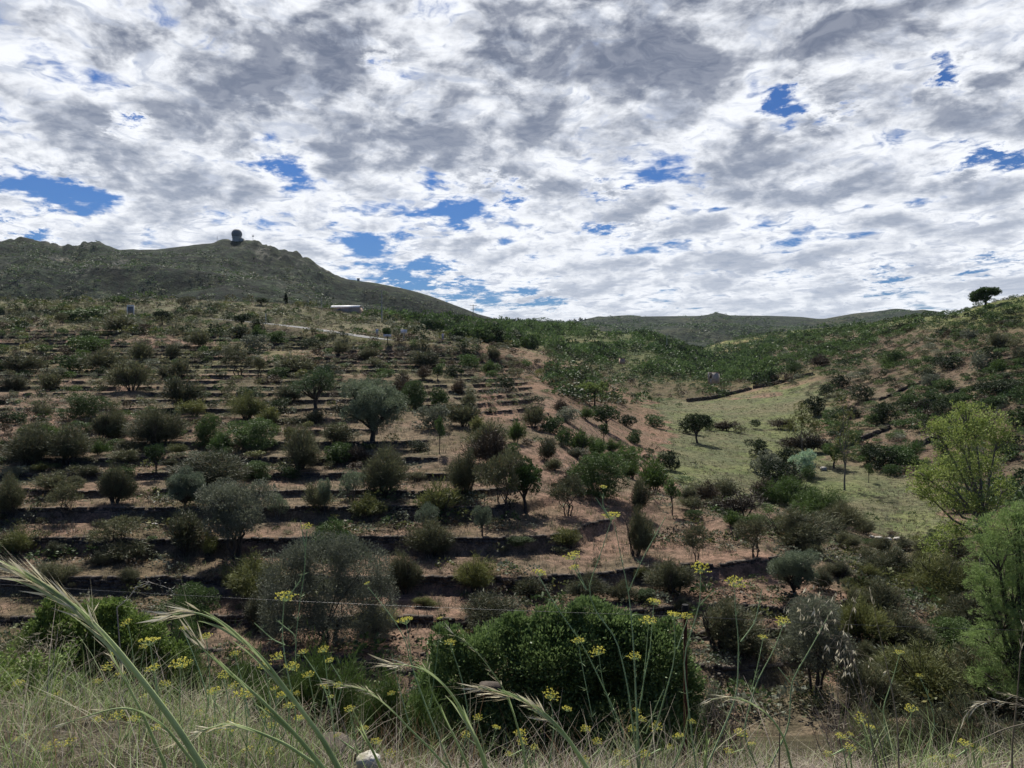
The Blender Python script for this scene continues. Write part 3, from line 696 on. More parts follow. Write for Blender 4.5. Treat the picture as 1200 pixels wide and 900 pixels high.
def tree_meshes(rng, mat, lobes, n, L, W, trunk, limbs=True, bark='bark', r=.035, clump=7, up=.35, rnd=.7, shell=(.5, 1.05), multi=1, droop=0, twigs=False):
    """trunk: (height of the fork, lean x, lean y). returns trunk mesh and crown mesh, unit height"""
    mb = MB(); zt, lx, ly = trunk
    for q in range(multi):
        off = np.array([0, 0, 0.]) if multi == 1 else np.array([math.cos(q * 2.4) * .05, math.sin(q * 2.4) * .05, 0])
        top = np.array([lx, ly, zt]) + off * 2.2; mids = [off + (top - off) * t + rng.normal(size=3) * .008 * (t > 0) for t in np.linspace(0, 1, 5)]
        mids[0] = off + np.array([0, 0, -.05]); rr = r / (multi ** .4)
        mb.tube(mids, [rr * 1.5, rr * 1.12, rr, rr * .95, rr * .85], 8, 0, cap=False)
        if limbs:
            for i, lb in enumerate(lobes):
                if i % multi != q: continue
                c = np.array(lb[:3]) + rng.normal(size=3) * .01; s0 = mids[4] if i % 3 else mids[3]
                mid = s0 * .5 + c * .5 + np.array([0, 0, -.02]) + rng.normal(size=3) * .02
                mb.tube([s0, s0 * .72 + mid * .28, mid, mid * .4 + c * .6, c], [rr * .7, rr * .58, rr * .45, rr * .3, rr * .18], 6, 0, cap=False)
                for w_ in range(5 if twigs else 3):
                    e = c + sphere_pts(1, rng)[0] * np.array(lb[3:]) * .9; mb.tube([mid * .3 + c * .7, (c + e) / 2 + rng.normal(size=3) * .012, e], [rr * .25, rr * .14, rr * .05], 4, 0, cap=False)
    tm = mb.mesh('trunk', M[bark]); mc = MB(); V, Q = lobe_crown(lobes, n, L, W, rng, shell, up, rnd, clump); mc.add(V, Q)
    return tm, mc.mesh('crown', M_leaf(mat))

RG = np.random.default_rng(5)
PROTO = {}
def protos(key, fn, k=3):
    PROTO[key] = [fn(np.random.default_rng(1000 + 31 * i + sum(map(ord, key)))) for i in range(k)]
for nm, mat in (('mastic', 'mastic'), ('dark', 'dkgreen'), ('green', 'green'), ('greyo', 'greyo')):
    protos('r_' + nm, lambda g, m_=mat: shrub_round(g, m_, 3600, .06, .032, int(g.integers(4, 8))), 4)
    protos('R_' + nm, lambda g, m_=mat: shrub_round(g, m_, 15000, .034, .016, int(g.integers(6, 10)), clump=9), 2)
for nm in ('heath', 'heathy', 'dead', 'green', 'broom'):
    protos('w_' + nm, lambda g, m_=nm: shrub_wispy(g, m_, 3600, .13, .017), 4)
    protos('W_' + nm, lambda g, m_=nm: shrub_wispy(g, m_, 15000, .085, .008, stems_n=10), 2)
protos('s_heath', lambda g: shrub_wispy(g, 'heath', 2200, .10, .009, bare=.5, stems_n=10, fan=.5), 2)   # sparse, stems showing
protos('s_olive', lambda g: shrub_round(g, 'olive', 5200, .045, .016, 5, low=False, bark='bark_grey'), 2)
protos('r_pale', lambda g: shrub_round(g, 'pale', 4000, .07, .03, 5), 1)
def tfn(mat, n, L, W, k=7, zt=.3, z0=.5, z1=.8, bark='bark', multi=1, rad=(.17, .25), spread=.48, flat=.8, shell=(.5, 1.05), r=.035, up=.35, rnd=.7):
    return lambda g: tree_meshes(g, mat, rand_lobes(k, g, spread, z0, z1, rad, flat), n, L, W, (zt, g.uniform(-.04, .04), g.uniform(-.04, .04)), bark=bark, multi=multi, shell=shell, r=r, up=up, rnd=rnd)
protos('t_dark', tfn('dkgreen', 4200, .055, .03), 3)
protos('t_mastic', tfn('mastic', 4200, .055, .03), 3)
protos('t_olive', tfn('olive', 9000, .042, .015, 9), 2)
protos('T_olive', tfn('olive', 34000, .028, .011, 18, rad=(.14, .21), z0=.30, z1=.84, zt=.2), 2)
protos('T_grey', tfn('greyo', 26000, .028, .010, 12, multi=4, rad=(.14, .22), z0=.42, z1=.82, zt=.3, r=.03), 2)
protos('t_green', tfn('green', 4500, .055, .028), 3)
protos('t_pine', tfn('pine', 6500, .05, .010, 9, zt=.35, z0=.45, z1=.86, rad=(.14, .24), up=.6), 3)
protos('t_small', tfn('mastic', 1600, .06, .03, 5, zt=.42, z0=.58, z1=.85, rad=(.14, .2), spread=.35, r=.022), 3)
protos('t_heath', tfn('heath', 5200, .06, .013, 8, zt=.2, z0=.5, z1=.82, multi=4, rad=(.14, .22), r=.025, up=.8), 3)

def ground_z(x, y, w_=1.0):
    s_ = w_ * .25; return float(Zf(np.array([x, x, x - s_, x + s_]), np.array([y, y - s_, y, y])).mean())
placed = []        # (u, v, w_px) of everything already standing, to keep the random fill off it
def put(key, u, v, wpx, hpx, label, cat, group=None, loc=None, rng=RG, depthk=1.0, name=None):
    """plant at the ground point seen at (u,v); width and height in picture pixels at that distance"""
    h_ = loc if loc is not None else hit(u, min(v, 899), 30)
    if h_ is None: print('no hit', u, v, label); return None
    x, y, z = h_
    z = min(z, ground_z(x, y, wpx * y / F)) ; sf = (1.10 if key[0] in 'wW' else 1.02) if cat == 'shrub' else 1.0; W_ = wpx * y / F * sf; H_ = hpx * y / F * (1.06 if cat == 'shrub' else 1.03)
    p_ = PROTO[key][int(rng.integers(len(PROTO[key])))]; rz = rng.uniform(0, 6.28)
    pxu, pxv = px_of(x, y, z)
    placed.append((pxu, pxv, wpx, hpx))
    if isinstance(p_, tuple):
        o = thing(name or cat.replace(' ', '_'), label, cat, (x, y, z), rz, group, (W_, W_ * depthk, H_))
        link('trunk', p_[0], o); link('crown', p_[1], o)
    else:
        o = link(name or cat.replace(' ', '_'), p_); o.location = (x, y, z); o.rotation_euler = (rng.normal() * .09, rng.normal() * .09, rz); q_ = rng.uniform(.85, 1.2); o.scale = (W_ * q_, W_ / q_ * depthk, H_); tag(o, label, cat, group)
    return o

# ---- trees one can point at, with labels of their own: (proto, u, v_base, w, h, label)
TREES = [
 ('T_olive', 437, 517, 84, 78, 'large silvery olive tree alone on bare terraces left of centre'),
 ('t_pine', 368, 489, 66, 58, 'green pine with open crown just left of the large olive tree'),
 ('T_grey', 274, 655, 96, 98, 'grey olive tree on several dark stems above the lower left walls'),
 ('T_olive', 218, 594, 52, 52, 'small grey green olive behind the many stemmed grey olive tree'),
 ('t_heath', 590, 603, 66, 78, 'sparse wispy dark tree leaning beside a denser green one at centre'),
 ('t_green', 616, 600, 54, 66, 'dense green small tree on a dark trunk at centre'),
 ('t_dark', 817, 519, 34, 35, 'dark round tree on a short trunk standing alone in the meadow'),
 ('T_olive', 931, 702, 62, 62, 'grey olive tree with dark trunk on the end of a curved terrace wall'),
 ('T_grey', 955, 815, 92, 118, 'dark grey olive tree with drooping crown in the lower right gully'),
 ('t_mastic', 710, 504, 34, 30, 'round crowned little tree on bare soil beside the upper meadow'),
 ('t_small', 707, 521, 22, 24, 'small dark bushy tree right below the round crowned little tree'),
 ('t_small', 1018, 566, 16, 22, 'tiny round tree alone on the meadow below the right hillside'),
 ('t_mastic', 977, 549, 30, 32, 'dark leaning tree with thick stem beside the pale blue green bush'),
 ('t_small', 515, 532, 20, 42, 'thin young tree on a bare terrace right of the large olive'),
 ('t_heath', 816, 658, 36, 42, 'small branching tree on bare soil below the curved terrace end'),
 ('t_small', 788, 604, 30, 42, 'small dark tree on the edge of the bare spur'),
 ('t_heath', 884, 653, 50, 52, 'two stemmed shrubby tree right of the curved terrace end'),
 ('t_dark', 284, 384, 20, 18, 'dark round tree just below the guardrail'),
 ('t_dark', 190, 381, 20, 19, 'dark round tree beside the guardrail near the white framed hoarding'),
 ('t_heath', 72, 381, 17, 15, 'dark round bushy tree at the road on the far left'),
 ('t_mastic', 454, 401, 12, 18, 'small vase shaped dark tree below the traffic signs'),
 ('t_dark', 306, 358, 20, 10, 'round green tree on the crest behind the road'),
 ('t_heath', 218, 362, 26, 16, 'dark tree clump on the crest above the road, left half'),
 ('t_mastic', 513, 445, 12, 18, 'narrow dark tree, left one of two on the middle slope'),
 ('t_small', 540, 446, 12, 16, 'narrow dark tree, right one of two on the middle slope'),
 ('t_heath', 280, 442, 50, 34, 'wide dark multi stemmed tree on the terraces above the olive trees'),
 ('t_heath', 304, 443, 22, 26, 'slender tree joined to the right of a wide multi stemmed one'),
 ('t_heath', 135, 648, 64, 42, 'low spreading thin tree on the left terraces, its stems showing'),
 ('t_olive', 565, 628, 26, 36, 'thin little olive on the terrace below the centre trees'),
 ('t_heath', 665, 604, 54, 52, 'sparse twiggy tree above the long dark wall at centre'),
 ('t_olive', 380, 603, 20, 44, 'slim grey young olive between the terrace walls left of centre'),
 ('t_heath', 77, 602, 46, 42, 'dark thin tree on the left terraces with bare lower stems'),
 ('t_mastic', 183, 556, 26, 38, 'small upright tree on the left terraces near the flat topped heath'),
]
occ0 = (386, 700, 156, 120)
for k, u, v, w_, h_, lab in TREES: put(k, u, v, w_, h_, lab, 'tree', 'trees on the terraces and meadow')

# ---- shrubs placed from the photograph: (proto, u, v_base, w, h)
SH = [
 ('w_heath',215,642,60,52),('W_heath',250,570,94,46),('R_mastic',295,527,66,42),('R_mastic',240,522,32,44),('W_green',258,530,34,26),('W_heath',352,550,60,54),('w_heath',372,594,36,32),
 ('s_olive',325,607,26,38),('R_green',390,648,60,46),('W_heathy',290,694,80,50),('W_heath',475,692,48,50),('W_heathy',556,690,48,42),('W_heath',572,738,82,46),('W_heath',505,652,60,46),
 ('s_olive',498,620,28,38),('w_heathy',513,605,52,44),('W_heath',452,580,62,60),('w_heathy',432,602,40,26),('s_olive',412,585,34,38),('W_heath',545,582,46,56),('R_mastic',698,582,72,62),('w_dead',678,572,34,30),
 ('w_heath',745,602,28,46),('W_heath',745,652,42,56),('w_broom',766,577,48,40),('r_green',740,550,38,34),('r_dark',783,550,28,26),('W_heath',790,698,62,44),('W_heath',845,762,100,60),('w_dead',868,607,62,32),
 ('W_broom',925,592,62,36),('W_broom',960,608,62,38),('W_heath',985,622,54,36),('W_heath',932,642,90,46),('W_heath',1050,684,72,44),('W_heathy',1100,702,84,56),('W_heath',1032,722,54,46),('W_heathy',1010,752,60,56),
 ('W_heath',1152,742,76,56),('W_heath',1055,762,84,50),('R_mastic',1120,770,70,50),('W_heathy',1080,820,110,70),('W_heath',1150,830,110,80),('W_heath',1020,840,90,66),('W_dead',1105,760,40,30),
 ('r_dark',888,536,26,24),('r_greyo',900,556,38,32),('r_dark',912,568,40,32),('w_heath',930,574,34,24),('r_pale',942,556,30,30),('r_mastic',948,563,18,20),('r_dark',921,548,24,26),('w_dead',945,530,44,26),
 ('r_dark',1035,552,34,30),('r_green',1048,548,40,32),('r_dark',1022,545,26,30),('w_green',1066,540,30,26),('R_mastic',487,478,40,38),('w_dead',473,470,36,34),('r_green',516,480,26,28),('w_heath',545,500,44,32),('w_heathy',555,510,36,24),
 ('w_heath',575,530,46,40),('w_dead',575,544,48,44),('w_broom',605,520,24,28),('r_mastic',648,508,30,26),('w_heath',625,500,34,30),('w_broom',680,530,34,28),('r_mastic',660,523,24,26),('w_green',700,535,30,24),('r_mastic',600,540,26,24),('w_heath',640,540,30,30),
 ('r_green',100,413,52,24),('w_heath',125,434,42,28),('w_heath',155,458,46,40),('w_heath',62,458,32,26),('R_mastic',98,492,50,36),('w_heath',22,435,44,24),('w_heath',18,458,36,22),('w_heath',168,423,36,26),('w_heath',143,388,42,22),
 ('r_mastic',105,375,56,20),('w_heath',235,408,30,24),('w_heath',212,442,32,24),('w_heath',210,478,46,40),('W_heathy',290,492,46,36),('r_mastic',262,408,16,12),('r_green',240,416,14,14),('w_heath',345,436,46,24),('w_greyo' if 0 else 'r_greyo',302,412,34,24),
 ('r_dark',365,408,22,14),('r_dark',303,386,24,14),('r_mastic',322,402,26,18),('r_dark',280,397,22,16),('w_heath',498,408,20,14),('r_green',547,430,24,20),('r_dark',592,456,26,18),('w_dead',540,462,22,20),('w_heath',500,432,40,24),('w_dead',470,420,18,12),
 ('W_heath',36,545,74,52),('W_heath',80,540,60,46),('W_heath',130,512,46,38),('W_heath',185,526,66,52),('w_heath',120,515,34,32),('W_heath',135,590,44,48),('W_heath',15,600,46,50),('w_heath',65,575,46,26),('W_heathy',20,650,50,34),('w_heath',150,656,60,24),
 ('w_heath',395,520,44,30),('w_heathy',245,650,24,30),('W_heath',60,690,60,34),('R_mastic',215,735,66,56),('W_heath',300,735,60,40),('W_heathy',440,740,50,34),('W_heath',690,700,50,30),('w_heathy',668,642,40,26),('w_heath',620,700,40,26),
 ('r_dark',545,410,18,12),('w_dead',542,560,20,16),('w_heath',430,480,30,20),('w_heath',340,470,34,24),('w_heathy',320,500,34,24),('R_mastic',300,560,40,24),('w_dead',895,585,36,26),('w_heath',850,585,40,26),('w_dead',830,590,30,28),
 ('r_dark',808,445+63,24,22),('r_mastic',829,504,20,16),('r_dark',886,503,16,14),('w_dead',850,505,26,14),('w_heath',868,508,20,12),('w_dead',915,503,30,14),('r_mastic',765,500,24,16),('r_green',745,520,22,18),('r_dark',735,500,24,16),('r_dark',955,487,30,26),('w_heath',1120,600,30,20),
 ('r_greyo',1147,435,24,26),('r_dark',1165,430,22,20),('r_dark',1110,432,28,16),('r_greyo',1092,455,26,20),('r_dark',1118,420,14,10),('r_dark',1083,505,16,16),('r_dark',1104,488,24,22),('r_mastic',1060,478,28,22),('r_dark',1010,470,28,22),('w_broom',1040,430,26,14),
 ('r_dark',1170,460,40,18),('r_mastic',1195,500,40,26),('r_dark',985,455,24,18),('r_mastic',930,440,20,20),('r_dark',925,430,18,14),('w_dead',960,430,24,16),('r_dark',970,465,20,16),('r_dark',995,490,24,16),('r_greyo',1130,560,30,24),
]
LOOK = {'mastic': 'dark evergreen', 'dark': 'very dark rounded', 'green': 'fresh green rounded', 'greyo': 'grey green rounded', 'heath': 'olive brown wispy', 'heathy': 'yellowish wispy', 'dead': 'brown half dead', 'broom': 'bright green broom like', 'olive': 'thin grey leaved', 'pale': 'pale blue green'}
allsh = []           # records: key,u,v,w,h,x,y,z
for k, u, v, w_, h_ in SH:
    r_ = hit(u, min(v, 899), 34)
    if r_ is None: continue
    allsh.append((k, u, v, w_, h_, *r_))
occ = [(q[1], q[2] - q[4] * .3, q[3], q[4]) for q in allsh] + [(u, v - h_ * .3, w_, h_) for k, u, v, w_, h_, lab in TREES]
occ += [(653, 800, 250, 100), occ0]
# random fill by picture-space density, kept off what is already there
rngf = np.random.default_rng(77)
def dens(u, v):
    """probability of keeping, and scale"""
    return 1.0
def try_fill(n, box_, size_m, keys, wts, minsep, dmin, dmax, cond=None, asp=(.36, .85)):
    out_ = []; keys = list(keys); wts = np.array(wts) / sum(wts); tries = 0
    while len(out_) < n and tries < n * 8:
        tries += 1
        u = rngf.uniform(box_[0], box_[2]); v = rngf.uniform(box_[1], box_[3])
        if cond is not None and not cond(u, v): continue
        r_ = hit(u, v, dmin, dmax)
        if r_ is None: continue
        if r_[1] > 170 and r_[0] < 60 and np.min((RD[:, 0] - r_[0]) ** 2 + (RD[:, 1] - r_[1]) ** 2) < 30: continue
        wpx = rngf.uniform(*size_m) * (.7 + .6 * rngf.random() ** 2) * F / r_[1]; hpx = wpx * rngf.uniform(*asp)
        ok = True
        for (a, b_, w2, h2) in occ:
            if abs(a - u) < (wpx + w2) * .5 * minsep and abs(b_ - (v - hpx * .3)) < (hpx + h2) * .42 * minsep: ok = False; break
        if not ok: continue
        k = keys[int(rngf.choice(len(keys), p=wts))]
        occ.append((u, v - hpx * .3, wpx, hpx)); rec = (k, u, v, wpx, hpx, *r_); out_.append(rec); allsh.append(rec)
    return out_
low = ['w_heath', 'w_heathy', 'r_mastic', 'r_dark', 'w_dead', 'r_greyo', 'w_broom']
red = lambda u, v: not (((u - 560) / 120) ** 2 + ((v - 520) / 55) ** 2 < 1 and rngf.random() < .8) and not (u > 590 and u < 760 and v > 462 and v < 640 and rngf.random() < .6)
def leftc(u, v): return v > np.interp(u, [0, 400, 600, 700, 800], [374, 386, 408, 438, 462]) and u < np.interp(v, [380, 440, 500, 560, 600, 700, 760], [560, 640, 730, 760, 830, 980, 1000]) and red(u, v)
f1 = try_fill(45, (0, 560, 1000, 745), (.8, 2.4), ['W_heath', 'W_heathy', 's_heath', 'R_mastic'], [5, 2, 4, 1], .62, 34, 75, leftc)
f2 = try_fill(180, (0, 440, 780, 560), (1.4, 3.8), low, [7, 2, 3, 2, 2, 1, 1], .58, 60, 150, leftc)
f3 = try_fill(480, (0, 378, 640, 445), (1.8, 4.4), low, [6, 1, 3, 3, 3, 2, 1], .52, 120, 260, leftc)
f3b = try_fill(90, (560, 405, 800, 480), (1.8, 3.8), low, [4, 1, 3, 3, 2, 1, 1], .66, 120, 330, None)
# crest above the road
f4 = try_fill(190, (0, 352, 560, 382), (1.8, 4.5), ['r_mastic', 'w_heath', 'w_heathy', 'r_dark', 'r_green'], [2, 4, 2, 2, 1], .42, 230, 330, lambda u, v: v > np.interp(u, [0, 400, 560], [354, 360, 385]))
# right hillside
def rc(u, v): return v > np.interp(u, [860, 960, 1060, 1150, 1200], [440, 395, 376, 362, 352]) and u > np.interp(v, [350, 440, 470, 500, 540, 580], [1100, 850, 960, 950, 990, 1110])
def rc_dense(u, v):
    if not rc(u, v): return False
    band = math.exp(-((v - np.interp(u, [880, 1000, 1100, 1200], [432, 420, 400, 385])) / 30) ** 2)
    return rngf.random() < .25 + .75 * band
f5 = try_fill(560, (860, 355, 1200, 560), (2.4, 5.2), ['r_mastic', 'r_dark', 'r_green', 'w_dead', 'w_heath', 'r_greyo', 'w_broom'], [6, 4, 3, 2, 4, 1, 1], .40, 60, 470, rc_dense)
f6 = try_fill(40, (980, 640, 1200, 800), (2.0, 3.6), ['W_heath', 'W_heathy', 'R_mastic', 'W_dead'], [4, 3, 1, 1], .6, 34, 110)
# the strip of bushes between spur and meadow
def sp(u, v): return abs(v - np.interp(u, [640, 740, 800, 900, 1000, 1060], [505, 545, 580, 615, 640, 655])) < 26
f7 = try_fill(60, (640, 480, 1080, 690), (1.8, 3.4), low, [6, 1, 2, 2, 3, 1, 3], .55, 55, 140, sp)
f8 = try_fill(110, (680, 440, 900, 475), (2.2, 4.5), ['r_mastic', 'r_dark', 'w_heath', 'r_green', 'w_dead'], [4, 2, 3, 1, 2], .5, 200, 420, lambda u, v: v < np.interp(u, [680, 830, 840, 900], [475, 470, 452, 448]))
print('shrubs', len(allsh), [len(q) for q in (f1, f2, f3, f3b, f4, f5, f6, f7, f8)])
# the 290 that show largest are things of their own, the rest one mass
order = sorted(range(len(allsh)), key=lambda i: -allsh[i][3] * allsh[i][4]); big = set(order[:296])
def row_of(x, y):
    zb = float((Zbase(np.array([x]), np.array([y])) + wob(np.array([x]), np.array([y])))[0]); return int(np.searchsorted(LV, zb))
recs = [allsh[i] for i in sorted(big)]
zones = {}
for r_ in recs:
    k, u, v, w_, h_, x, y, z = r_
    tm = float(tmask(np.array([x]), np.array([y]))[0])
    if tm > .3: zn = ('t', row_of(x, y))
    elif u > 830 and v < 520: zn = ('r', int((v - (345 + (1200 - u) * .12)) // 16))
    elif v > 640: zn = ('g', int((v - 640) // 30))
    elif u > 640: zn = ('m', int((v - 440) // 20))
    else: zn = ('c', int((v - 350) // 8))
    zones.setdefault(zn, []).append(r_)
znum = {}
for c in 'trgmc':
    for i, q in enumerate(sorted([z_ for z_ in zones if z_[0] == c], key=lambda q: -q[1] if c == 't' else q[1])): znum[q] = i + 1
ZT = {'t': '%s terrace below the road', 'r': '%s band down the right hillside', 'g': '%s band of the lower right gully', 'm': '%s band down beside the meadow', 'c': '%s band below the left crest'}
def size_word(w_): return 'large' if w_ > 60 else ('mid sized' if w_ > 30 else 'small')
nsh = 0
for zn, lst in zones.items():
    for i, r_ in enumerate(sorted(lst, key=lambda q: q[1]), 1):
        k, u, v, w_, h_, x, y, z = r_
        lab = '%s shrub, %s from left, %s' % (LOOK[k[2:]], ordn(i), ZT[zn[0]] % ordn(znum[zn]))
        grp = {'t': 'shrubs on the terraces', 'r': 'shrubs on the right hillside'}.get(zn[0], 'shrubs round the valley')
        put(k, u, v, w_, h_, lab, 'shrub', grp, (x, y, z)); nsh += 1
# the rest joined to one object per look
def mass(name, recs_, label, keyf, seed, lite=True):
    g = np.random.default_rng(seed); groups = {}
    for r_ in recs_: groups.setdefault(keyf(r_[0]), []).append(r_)
    mb = MB(); mats = []
    for key, lst in groups.items():
        mi = len(mats); mats.append(LM[key])
        for (k, u, v, w_, h_, x, y, z) in lst:
            n = int(np.clip(w_ * h_ * 3.2, 60, 520)); lb = rand_lobes(int(g.integers(2, 5)), g, .5, .35, .62, (.24, .36), .8)
            ls = .16 if n < 200 else .11
            V, Q = lobe_crown(lb, n, ls, ls * .5, g, up=.5)
            W_ = w_ * y / F; V = V * np.array([W_, W_, h_ * y / F]) + np.array([x, y, z - .1]); mb.add(V, Q, mi)
    o = mb.build(name, mats); tag(o, label, kind='stuff'); return o
KM = {'mastic': 'mastic', 'dark': 'dkgreen', 'green': 'green', 'greyo': 'greyo', 'heath': 'heath', 'heathy': 'heathy', 'dead': 'dead', 'broom': 'broom', 'pale': 'pale', 'olive': 'olive'}
mass('scrub', [allsh[i] for i in order[296:]], 'small scattered scrub too far off to tell apart', lambda k: KM[k[2:]], 9)
# ------------------------------------------------------------------ single trees with their own crowns
def special(name, mat, lob_px, n, L, Wl, u0, v0, D, trunk_v, label, cat='tree', bark='bark', r=.03, clump=8, multi=1, shell=(.4, 1.05), up=.35, limbs=True, seed=1, thick=.9, trunk_u=None, group=None, twigs=False, rnd=.7):
    """lobes given as picture (u, v, ru, rv, depth offset in own widths) of the plant at distance D"""
    g = np.random.default_rng(seed); x0, y0 = (u0 - 600) / F * D, D; zg = ground_z(x0, y0)
    Hh = (VH - min(q[1] - q[3] for q in lob_px)) / F * D - zg
    lb = []
    for (u, v, ru, rv, dz) in lob_px:
        lb.append(((u - u0) / F * D / Hh, dz * D / F / Hh * 1.0, ((VH - v) / F * D - zg) / Hh, ru / F * D / Hh, (ru * thick) / F * D / Hh, rv / F * D / Hh))
    zt = ((VH - trunk_v) / F * D - zg) / Hh; lx = ((trunk_u if trunk_u is not None else u0) - u0) / F * D / Hh
    tm, cm = tree_meshes(g, mat, lb, n, L / Hh, Wl / Hh, (zt, lx, 0), bark=bark, r=r, clump=clump, multi=multi, shell=shell, up=up, limbs=limbs, twigs=twigs, rnd=rnd)
    o = thing(name, label, cat, (x0, y0, zg), 0, group, (Hh, Hh, Hh)); link('trunk', tm, o); link('crown', cm, o); return o
special('ash_tree', 'yellow', [(1122, 512, 30, 26, -5), (1150, 497, 28, 22, 10), (1172, 510, 18, 24, 0), (1098, 500, 16, 10, 5), (1100, 552, 34, 18, -14), (1076, 556, 18, 14, -10), (1138, 548, 30, 20, 8), (1165, 545, 18, 18, 14),
        (1112, 585, 28, 14, 0), (1148, 590, 24, 18, -8), (1180, 575, 16, 16, 10), (1128, 478, 14, 8, 0), (1085, 575, 18, 10, 4), (1125, 622, 26, 14, 6), (1165, 630, 26, 18, -6), (1100, 640, 18, 14, 4)], 24000, .19, .10,
        1155, 700, 66, 610, 'tall yellowing green ash tree with loose see through crown at the right', bark='bark_grey', r=.014, clump=9, shell=(.2, 1.2), seed=3, trunk_u=1153, twigs=True)
special('pine_tree', 'brightpine', [(1180, 622, 36, 20, 0), (1160, 640, 26, 14, -8), (1210, 612, 30, 20, 5), (1172, 668, 34, 18, 4), (1205, 655, 30, 18, -6), (1156, 690, 22, 16, 0), (1190, 700, 34, 20, 6), (1168, 722, 28, 16, -8), (1212, 735, 30, 20, 0),
        (1160, 752, 26, 16, 5), (1190, 765, 34, 20, -4), (1225, 690, 30, 30, 0), (1172, 795, 34, 16, 0), (1215, 800, 34, 20, 4), (1230, 760, 30, 30, 0), (1190, 600, 14, 10, 0)], 70000, .16, .026,
        1200, 860, 38, 800, 'bright green pine tree cut off by the right edge of the photo', r=.02, clump=40, shell=(.5, 1.15), up=.5, seed=4, twigs=True)
special('umbrella_pine', 'green', [(1155, 341.5, 8, 4.5, 0), (1146, 347, 7.5, 6, 3), (1163, 342, 7, 4.5, -3), (1168, 342, 3.6, 3, 2), (1142, 350, 4.5, 3.6, 0), (1152, 348.5, 6, 4.5, -3), (1149, 342, 5, 3, 0)], 9000, .55, .2,
        1155, 357, 263, 350, 'umbrella pine with flat round crown standing alone on the right skyline', r=.05, seed=5, clump=6)
special('sapling_tree', 'heathy', [(988, 470, 12, 10, 0), (996, 485, 12, 10, 4), (984, 492, 12, 10, -4), (993, 505, 12, 12, 0), (985, 522, 12, 12, 4), (998, 520, 10, 10, 0), (988, 536, 14, 10, 0)], 1300, .4, .14,
        990, 545, 125, 538, 'slender yellow green sapling at the foot of the right hillside', bark='bark_grey', r=.008, seed=6, shell=(.1, 1))
special('sapling_tree', 'heathy', [(940, 492, 14, 12, 0), (928, 500, 10, 10, 4), (952, 500, 10, 10, -4), (940, 478, 9, 8, 0)], 2200, .4, .16, 940, 520, 150, 516, 'pale yellowish thin tree left of the slender yellow green sapling', bark='bark_grey', r=.008, seed=7, shell=(.1, 1))
special('yellow_bush', 'yellow', [(690, 453, 12, 5, 0), (700, 455, 12, 5, 3), (708, 451, 6, 4, 0)], 1500, .5, .22, 697, 460, 165, 457, 'low yellow green bush on bare soil below the middle wood', 'shrub', r=.03, seed=8)
special('cypress_tree', 'dkgreen', [(335, 352, 2.2, 3, 0), (335, 348.5, 1.6, 3, 0), (335, 345.5, .9, 2, 0)], 900, .5, .2, 335, 356, 296, 354, 'small dark pointed cypress on the crest against the mountain', seed=9)
hh_ = hit(385, 752, 34)
special('olive_thicket', 'greyo', [(338, 682, 34, 36, 0), (378, 662, 38, 36, 6), (424, 668, 34, 34, -6), (446, 702, 20, 34, 0), (322, 716, 20, 28, 4), (402, 716, 44, 32, -10), (356, 724, 34, 26, -8), (350, 650, 20, 18, 0), (405, 642, 20, 16, 0), (440, 735, 22, 16, -4), (330, 738, 22, 16, -4)], 60000, .16, .045,
        385, 752, hh_[1], 730, 'broad grey olive thicket filling the lower terraces left of centre', r=.025, clump=9, multi=6, shell=(.5, 1.08), seed=12, up=.7, group='trees on the terraces and meadow')
# near bushes below the verge
special('mastic_bush', 'bush', [(600, 745, 16, 14, 0), (655, 735, 20, 18, -10), (720, 738, 24, 18, 0), (765, 748, 20, 18, 5), (535, 800, 40, 40, 0), (596, 778, 52, 40, 10), (650, 768, 56, 40, -10), (705, 764, 56, 42, 8), (755, 778, 46, 40, -6), (788, 806, 32, 40, 6), (560, 850, 60, 45, -12), (640, 842, 70, 48, -20), (725, 842, 70, 48, -14), (780, 862, 42, 40, 0),
        (524, 756, 20, 24, 0), (606, 738, 20, 18, 5), (645, 728, 22, 16, 0), (690, 722, 26, 16, 6), (742, 742, 20, 18, 0), (786, 756, 18, 26, 4), (560, 768, 24, 20, -4), (715, 735, 16, 14, -5), (505, 835, 26, 40, 0), (672, 722, 12, 12, -4)], 150000, .062, .030,
        655, 880, 12.0, 850, 'big dense glossy green bush below the verge at centre', 'shrub', r=.02, clump=14, multi=5, shell=(.62, 1.17), up=.7, seed=10, thick=.8, rnd=.55)
special('leafy_bush', 'ltgreen', [(66, 745, 34, 30, 0), (112, 738, 40, 30, 8), (160, 748, 34, 28, -5), (95, 785, 60, 40, -10), (165, 790, 40, 40, 5), (205, 775, 16, 24, 0), (40, 780, 30, 40, 4), (130, 716, 20, 12, 0), (60, 716, 14, 14, 0)], 60000, .07, .028,
        115, 850, 13.0, 820, 'light green leafy bush below the verge at the lower left', 'shrub', r=.02, clump=10, multi=4, shell=(.6, 1.05), seed=11)
def bigwisp(mat, n, L, Wl, u, vtop, D, wpx, label, seed, fan=.5):
    g = np.random.default_rng(seed); x, y = (u - 600) / F * D, D; zg = ground_z(x, y); H_ = (VH - vtop) / F * D - zg; W_ = wpx / F * D
    me = shrub_wispy(g, mat, n, L / H_, Wl / H_, fan=fan * W_ / H_ , stems_n=10); o = link('shrub', me); o.location = (x, y, zg); o.scale = (H_,) * 3; tag(o, label, 'shrub', 'bushes just below the verge'); return o
bigwisp('broom', 30000, .20, .011, 372, 750, 16, 110, 'dark green broom bush behind the tall grass stalks, nearest the centre bush', 21)
bigwisp('broom', 30000, .20, .011, 285, 748, 15, 120, 'dark green broom bush behind yellow fennel flowers, left of the centre', 22)
bigwisp('green', 26000, .20, .012, 215, 686, 24, 70, 'round dark green bush behind the light green leafy bush', 23)
